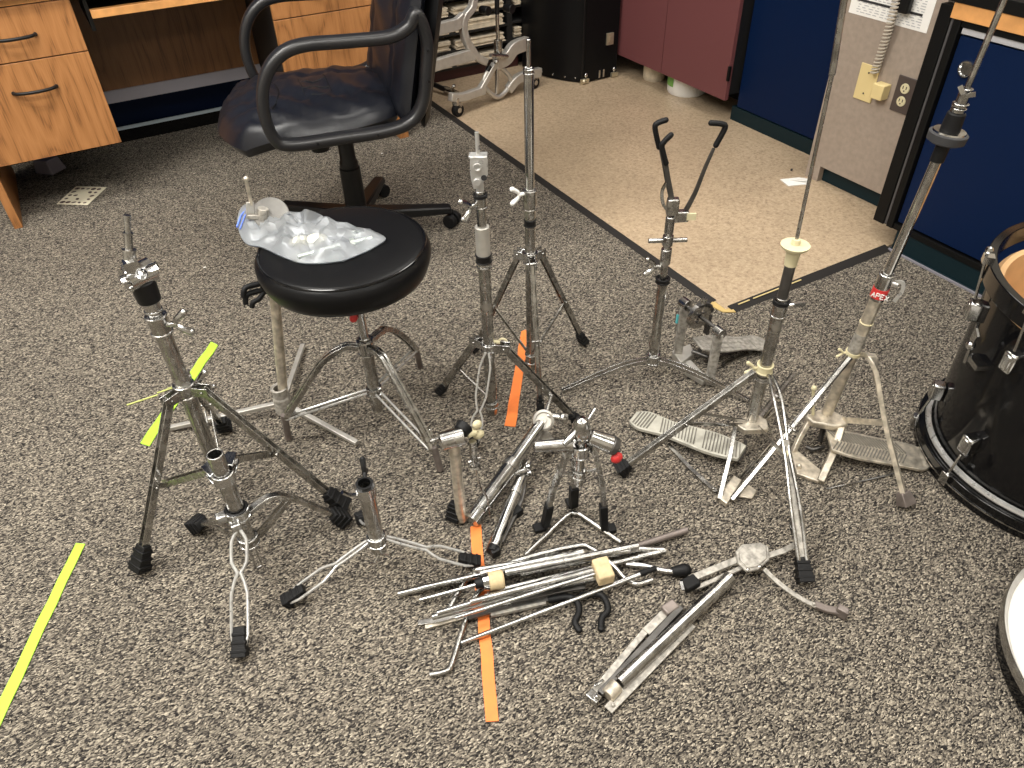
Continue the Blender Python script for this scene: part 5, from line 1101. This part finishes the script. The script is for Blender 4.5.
m_ = MB(); kk = vec((0.7215, 1.0781, 0.1)); m_.cyl(kn0+Vector((.01, 0, .01)), kk, .010, n=12); m_.ball(kk, .013, n=10); m_.cyl(kk, kk+Vector((.0, -.015, .02)), .004, n=8); m_.cyl(kn0+Vector((.02, .02, .005)), kn0+Vector((.05, .05, .012)), .005, n=8); m_.ball(kn0+Vector((.052, .052, .014)), .008, n=8); part('tilter', m_, 'worn', t)
m_ = MB(); m_.bar([(0.6832, 1.1189, 0.04), (0.683, 1.0593, 0.03)], .035, .02); part('lower_knob', m_, 'castplate', t, bevel=.006)

# ================================================================= LOOSE RODS AND PARTS
def rod(name, label, pts, r, mat='chrome', smooth=0, cat='rod', group='loose rods and arms in the pile', rs=None, flat=None):
    m_ = MB(); pts = [vec(p) for p in pts]
    for p in pts: p.z = max(p.z, r+.001)
    if flat: m_.bar(pts, flat, r*2, smooth=smooth)
    else: m_.tube(pts, r, n=12, smooth=smooth, rs=rs)
    c_ = lerp(pts[0], pts[-1], .5); return tag(part(name, m_, mat, loc=(c_.x, c_.y, 0), bevel=.0006 if flat else 0), label, cat, group)
rod('bent_rod', 'chrome rod bent at a right angle lying below the small folded tripod', [(0.4792, 0.8449, 0.006), (0.6101, 0.8889, 0.006), (0.6318, 0.8859, 0.006), (0.6422, 0.8697, 0.006), (0.6719, 0.7694, 0.006)], 0.0058, 'worn', 5, group=None)
rod('mounting_rod', 'longest chrome rod, its left end sticking out furthest to the left', [(0.2107, 0.8913, 0.012), (0.5462, 0.8057, 0.012)], .0072)
rod('mounting_rod', 'chrome rod resting just behind the left-most rod end', [(0.2545, 0.8737, 0.022), (0.5343, 0.7952, 0.022)], .0062)
rod('bent_mounting_rod', 'chrome rod with a bent end looping over behind the cream beater block', [(0.3696, 0.8375, 0.03), (0.4779, 0.8218, 0.03), (0.5781, 0.7946, 0.03), (0.5976, 0.7788, 0.028), (0.6089, 0.7549, 0.024), (0.6187, 0.7183, 0.016), (0.6242, 0.6905, 0.008), (0.6361, 0.6695, 0.008), (0.6697, 0.6607, 0.008)], .0062, 'worn', 5)
rod('bent_mounting_rod', 'chrome rod whose left end curves down over the orange tape', [(0.281, 0.8079, 0.004), (0.3383, 0.8502, 0.01), (0.3608, 0.8522, 0.022), (0.3776, 0.8435, 0.034), (0.47, 0.8085, 0.034), (0.6612, 0.7267, 0.034)], .0060, 'worn', 5)
rod('crank_rod', 'crank-shaped chrome rod, lowest left of the pile with hooked end', [(0.1939, 0.7046, 0.006), (0.2244, 0.6958, 0.006), (0.2437, 0.7098, 0.006), (0.3087, 0.7795, 0.006), (0.3569, 0.8155, 0.012), (0.4064, 0.8212, 0.02)], .0060, 'worn', 5)
rod('mounting_rod', 'pale chrome rod running beneath the round beater across the orange tape', [(0.2439, 0.7975, 0.03), (0.5776, 0.714, 0.03)], .0066)
rod('mounting_rod', 'slim chrome rod just above the flat bar ends at the left of the pile', [(0.254, 0.7942, 0.04), (0.564, 0.7304, 0.04)], .0055)
rod('flat_bar', 'flat steel bar with rounded end at the lower left of the pile', [(0.219, 0.8132, 0.008), (0.2588, 0.7973, 0.008), (0.4997, 0.7406, 0.01)], .0020, 'worn', flat=.011)
rod('flat_bar', 'narrow flat steel bar just right of the rounded bar end', [(0.2278, 0.8007, 0.004), (0.3148, 0.7785, 0.006), (0.4866, 0.72, 0.008)], .0022, 'nickel', flat=.010)
rod('mounting_rod', 'dark chrome rod passing under the square beater block to the far right', [(0.3897, 0.7912, 0.018), (0.7319, 0.6987, 0.018)], .0068, 'worn')
rod('mounting_rod', 'grey steel rod ending furthest right behind the cream block', [(0.4412, 0.8, 0.024), (0.6872, 0.726, 0.024), (0.7306, 0.7007, 0.02)], .0062, 'worn')
rod('threaded_rod', 'dark brown threaded tube pointing up right out of the pile', [(0.5869, 0.762, 0.014), (0.692, 0.7411, 0.014), (0.8093, 0.7205, 0.014)], .0070, 'steelbrown')
rod('square_bar', 'short square chrome bar ending above the black hooks', [(0.3747, 0.7642, 0.016), (0.5167, 0.7229, 0.016)], .0050, 'worn', flat=.014)
rod('flat_bar', 'wide dull steel bar crossing the tape under the long pale rod', [(0.3508, 0.762, 0.01), (0.4578, 0.7302, 0.01)], .0040, 'castplate', flat=.022)
rod('mounting_rod', 'chrome rod in the bundle just below the round felt beater head', [(0.3182, 0.7798, 0.046), (0.5985, 0.7105, 0.046)], .0062, 'worn')
rod('mounting_rod', 'thick chrome tube in the bundle running to the left of the square felt', [(0.3501, 0.7791, 0.036), (0.5657, 0.711, 0.032)], .0085, 'worn')
rod('mounting_rod', 'upper chrome tube in the bundle ending behind the bent rod', [(0.411, 0.8074, 0.04), (0.6819, 0.7274, 0.036)], .0075, 'worn')
rod('mounting_rod', 'short chrome tube above the bundle left of the bend', [(0.3736, 0.8263, 0.044), (0.574, 0.7704, 0.04)], .0070)
def beater(label, p0, p1, felt_pts, r, nm='bass_drum_beater', mat='chrome', box=None):
    t = thing(nm, label, 'drum beater', (felt_pts[0][0], felt_pts[0][1], 0)); m_ = MB(); m_.cyl(p0, p1, .0040, n=10); part('shaft', m_, mat, t)
    m_ = MB()
    if box: m_.obox(*box)
    else: m_.cyl(felt_pts[0], felt_pts[1], r, n=24)
    part('felt_head', m_, 'felt', t, bevel=.003 if box else .004); return t
f0 = vec((0.3681, 0.8081, 0.04)); f1 = vec((0.4023, 0.796, 0.04)); fd = (f1-f0).normalized()
t = beater('bass drum beater with round cream felt head resting over the orange tape', f0, (0.2431, 0.8559, 0.012), (f0+fd*.004, f1), .0190)
m_ = MB(); m_.cyl(f0-fd*.006, f0+fd*.005, .0165, .0195, n=24); part('head_cap', m_, 'chrome', t); m_ = MB(); m_.cyl(f0-fd*.022, f0-fd*.004, .010, .013, n=16); part('hub', m_, 'rubber', t)
b0 = vec((0.5786, 0.7067, 0.048)); u1 = (vec((0.6147, 0.6992, 0.048))-vec((0.5524, 0.714, 0.048))).normalized(); v1 = Vector((-u1.y, u1.x, 0))
beater('bass drum beater with square cream felt block on top of the pile', b0, (0.2798, 0.7693, 0.036), (b0, b0), .01, box=(b0, u1*.017, v1*.022+Vector((0, 0, .004)), Vector((0, 0, .013))))
t = thing('bass_drum_beater', 'long thin beater shaft with black tip lying frontmost across the pile', 'drum beater', (0.4712, 0.714, 0))
m_ = MB(); m_.cyl((0.2715, 0.7312, 0.01), (0.6608, 0.6718, 0.028), .0050, n=12); part('shaft', m_, 'chrome', t); m_ = MB(); m_.cyl((0.6475, 0.6741, 0.028), (0.6835, 0.6687, 0.029), .0068, .0055, n=12); part('rubber_tip', m_, 'rubber', t)
t = thing('drum_spur', 'short bent chrome spur with black rubber ball end, right of the pile', 'drum spur', (0.6973, 0.685, 0))
m_ = MB(); m_.tube([(0.6469, 0.7181, 0.01), (0.6764, 0.6931, 0.012), (0.6966, 0.6696, 0.012), (0.7215, 0.6491, 0.012)], .0062, n=12, smooth=4); part('rod', m_, 'chrome', t); m_ = MB(); m_.cyl((0.7139, 0.6528, 0.013), (0.7374, 0.6437, 0.014), .010, .0135, n=18); m_.ball((0.7392, 0.6426, 0.014), .0135, n=12); part('rubber_ball', m_, 'rubber', t)
def hookarm(label, pts, tip):
    t = thing('basket_arm', label, 'basket arm', (*pts[0][:2], 0), 'loose basket arms under the pile'); m_ = MB(); m_.bar(pts, .014, .006, smooth=4); part('arm', m_, 'darksteel', t, bevel=.001)
    m_ = MB(); m_.tube(tip, .0068, n=10, smooth=5); m_.ball(tip[-1], .0072, n=8); part('rubber_hook', m_, 'rubber', t)
hookarm('loose basket arm with black hook, left of the two hooks', [(0.308, 0.773, 0.012), (0.3714, 0.7587, 0.012), (0.4876, 0.7217, 0.012)], [(0.4622, 0.7261, 0.012), (0.4992, 0.7106, 0.014), (0.5082, 0.6919, 0.014), (0.4999, 0.6722, 0.012), (0.4818, 0.6588, 0.01), (0.4796, 0.6415, 0.008)])
hookarm('loose basket arm with black hook, right of the two hooks', [(0.3938, 0.7578, 0.02), (0.492, 0.7289, 0.02), (0.54, 0.7113, 0.02)], [(0.5201, 0.6993, 0.016), (0.5534, 0.6849, 0.016), (0.5587, 0.6684, 0.016), (0.5502, 0.6461, 0.014), (0.5317, 0.6395, 0.01), (0.5171, 0.6218, 0.008)])

# --- folded base lying on the carpet, lower right
t = thing('folded_flat_stand', 'old folded flat-legged stand lying flat on carpet, front right', 'folded stand', (0.666, 0.5371, 0))
m_ = MB(); pl_ = [(0.8448, 0.615, 0.03), (0.8676, 0.6221, 0.03), (0.9048, 0.6059, 0.03), (0.9116, 0.59, 0.03), (0.8899, 0.565, 0.03), (0.8536, 0.5583, 0.03), (0.8297, 0.5669, 0.03), (0.8294, 0.5924, 0.03)]; m_.prism([vec(p) for p in pl_], (0, 0, .006)); m_.prism([lerp((0.8712, 0.5917, 0.022), vec(p), .85) for p in pl_], (0, 0, .010)); o = part('hub_plate', m_, 'castplate', t, bevel=.002)
m_ = MB()
for p in ((0.8565, 0.6028, 0.036), (0.8966, 0.5876, 0.036), (0.8359, 0.5694, 0.036), (0.8616, 0.5626, 0.036)): m_.ball(p, .004, (1, 1, .5), n=8)
part('rivet', m_, 'worn', o)
m_ = MB(); m_.bar([(0.8912, 0.5793, 0.026), (0.9353, 0.5705, 0.026), (0.9816, 0.5703, 0.022)], .013, .004); part('flat_leg', m_, 'castplate', t, bevel=.001)
m_ = MB(); m_.bar([(0.8701, 0.5575, 0.026), (0.8743, 0.5168, 0.022), (0.8869, 0.475, 0.018), (0.9013, 0.447, 0.016)], .010, .004, smooth=3); m_.ball((0.8986, 0.4508, 0.02), .004, n=8)
o = part('flat_leg', m_, 'castplate', t, bevel=.001)
m_ = MB(); m_.bar([(0.9028, 0.4529, 0.014), (0.9156, 0.4339, 0.012), (0.9301, 0.4216, 0.01), (0.9366, 0.4127, 0.01)], .015, .009, smooth=3); m_.obox((0.9354, 0.4129, 0.014), (.006, .004, 0), (-.004, .010, 0), (0, 0, .012)); part('worn_foot', m_, 'steelbrown', o, bevel=.002)
m_ = MB(); m_.bar([(0.8497, 0.5993, 0.028), (0.7789, 0.6089, 0.026), (0.728, 0.6157, 0.024)], .015, .005); m_.bar([(0.8451, 0.5842, 0.022), (0.7716, 0.5904, 0.02), (0.7278, 0.5961, 0.018)], .009, .005); part('flat_leg', m_, 'castplate', t, bevel=.001)
m_ = MB(); m_.bar([(0.7373, 0.6058, 0.026), (0.7028, 0.6072, 0.026)], .026, .016); part('black_clamp', m_, 'rubber', t, bevel=.003)
m_ = MB(); m_.bar([(0.6992, 0.6116, 0.04), (0.6906, 0.5952, 0.04)], .006, .003); part('clamp_pin', m_, 'chrome', t)
m_ = MB(); m_.cyl((0.7959, 0.577, 0.022), (0.4787, 0.5117, 0.018), .0130, n=20); m_.cyl((0.7992, 0.5778, 0.022), (0.7645, 0.5711, 0.022), .0145, .0132, n=20); part('main_tube', m_, 'worn', t)
m_ = MB(); m_.cyl((0.4734, 0.5104, 0.018), (0.4469, 0.5035, 0.016), .014, n=16); part('tube_sleeve', m_, 'nickel', t, bevel=.002)
m_ = MB(); m_.bar([(0.6726, 0.541, 0.01), (0.4357, 0.484, 0.01)], .018, .003); m_.ball((0.4475, 0.4859, 0.013), .0045, n=8); part('flat_leg', m_, 'castplate', t, bevel=.0008)
m_ = MB(); m_.bar([(0.6444, 0.5852, 0.014), (0.5854, 0.5712, 0.012)], .017, .004); m_.bar([(0.5948, 0.577, 0.01), (0.4333, 0.5237, 0.01)], .013, .004); part('flat_leg', m_, 'castplate', t, bevel=.0008)
m_ = MB(); m_.bar([(0.6719, 0.5747, 0.02), (0.4383, 0.5128, 0.016)], .012, .012); part('channel_leg', m_, 'darksteel', t, bevel=.001)
m_ = MB(); m_.bar([(0.6682, 0.5857, 0.022), (0.638, 0.5844, 0.02)], .022, .014); part('rubber_foot', m_, 'steelbrown', t, bevel=.003)
m_ = MB(); m_.bar([(0.4217, 0.5259, 0.014), (0.4291, 0.5024, 0.014)], .018, .016); m_.bar([(0.4356, 0.528, 0.022), (0.4567, 0.5275, 0.024)], .006, .004); m_.ball((0.4272, 0.5069, 0.026), .006, n=8); part('end_casting', m_, 'chrome', t, bevel=.002)

# ================================================================= BAG OF HARDWARE ON THE THRONE
t = thing('zip_bag', 'clear zip bag of small hardware lying on the black throne seat', 'plastic bag', (.30, 1.46, .513))
outl = [(0.2093, 1.6163, 0.535), (0.2342, 1.6574, 0.53), (0.2539, 1.5877, 0.54), (0.2884, 1.5488, 0.545), (0.3184, 1.5129, 0.55), (0.3249, 1.4789, 0.57), (0.3545, 1.474, 0.55), (0.3717, 1.4445, 0.53), (0.402, 1.4311, 0.525), (0.4344, 1.4111, 0.52), (0.4527, 1.3673, 0.516), (0.4118, 1.3438, 0.516), (0.3633, 1.3315, 0.516), (0.3334, 1.3318, 0.516), (0.2751, 1.359, 0.516), (0.2438, 1.4063, 0.516), (0.2161, 1.4714, 0.516), (0.1918, 1.5084, 0.515), (0.1925, 1.5684, 0.525)]
P = spline([vec(p) for p in outl], 4, True); c_ = Vector((0, 0, 0))
for p in P: c_ += p/len(P)
m_ = MB(); rings = 12; n = len(P); vs = []
def bagz(x, y):
    return .010*math.sin(55*x+20*y)*math.cos(48*y-9*x)+.006*math.sin(130*x-70*y)+.004*math.cos(190*y+60*x)
for i in range(rings+1):
    k = i/rings
    for p in P:
        q = c_.lerp(p, k); h = .515+(p.z-.515)*k**2+ (1-k**2.2)*.030+bagz(q.x, q.y)*(1-k**4)+.002
        vs.append((q.x, q.y, max(h, .5155)))
m_.add(vs, [(i*n+j, i*n+(j+1) % n, (i+1)*n+(j+1) % n, (i+1)*n+j) for i in range(rings) for j in range(n)])
vs = []
for i in range(rings+1):
    k = i/rings
    for p in P:
        q = c_.lerp(p, k); vs.append((q.x, q.y, .514+(p.z-.0005-.514)*k**2))
m_.add(vs, [(i*n+j, (i+1)*n+j, (i+1)*n+(j+1) % n, i*n+(j+1) % n) for i in range(rings) for j in range(n)])
part('pouch', m_, 'bag', t, angle=25)
m_ = MB(); m_.bar([lerp((0.1906, 1.5639, 0.53), (0.2211, 1.614, 0.54), .0), (0.209, 1.5955, 0.537), (0.2372, 1.638, 0.535)], .003, .004, up=(0, 0, 1)); m_.bar([(0.1934, 1.5474, 0.532), (0.2157, 1.5845, 0.54), (0.2381, 1.6134, 0.538)], .002, .003); part('zip_strip', m_, 'bluezip', t)
def inbag(nm, lab, mbx, mat, p): tag(part(nm, mbx, mat, loc=p), lab, 'hardware')
p = vec((0.3776, 1.378, 0.524)); q = vec((0.4246, 1.3731, 0.524)); m_ = MB(); m_.cyl(p, q, .005, n=10); m_.cyl(p, p+(q-p)*.2, .009, n=6); inbag('hex_bolt', 'pale steel bolt inside the bag at its pointed right end', m_, 'bluemetal', p)
p = vec((0.2669, 1.3805, 0.524)); q = vec((0.3568, 1.3812, 0.524)); m_ = MB(); m_.cyl(p, q, .0055, n=10); inbag('steel_pin', 'long pale pin inside the bag along its front edge', m_, 'bluemetal', p)
p = vec((0.3166, 1.4185, 0.53)); m_ = MB(); m_.ball(p, .02, (1.3, .9, .6), n=12); m_.ball(p+Vector((-.03, .012, 0)), .018, (1.2, .8, .6), n=12); inbag('nylon_washer_lump', 'cream nylon washers bunched in the middle of the bag', m_, plain('nylon_cream', (.60, .58, .47), .5), p)
p = vec((0.402, 1.4075, 0.524)); m_ = MB(); m_.torus(p, .010, .004, n=18, k=8); inbag('steel_ring', 'small steel ring inside the bag above the bolt', m_, 'bluemetal', p)
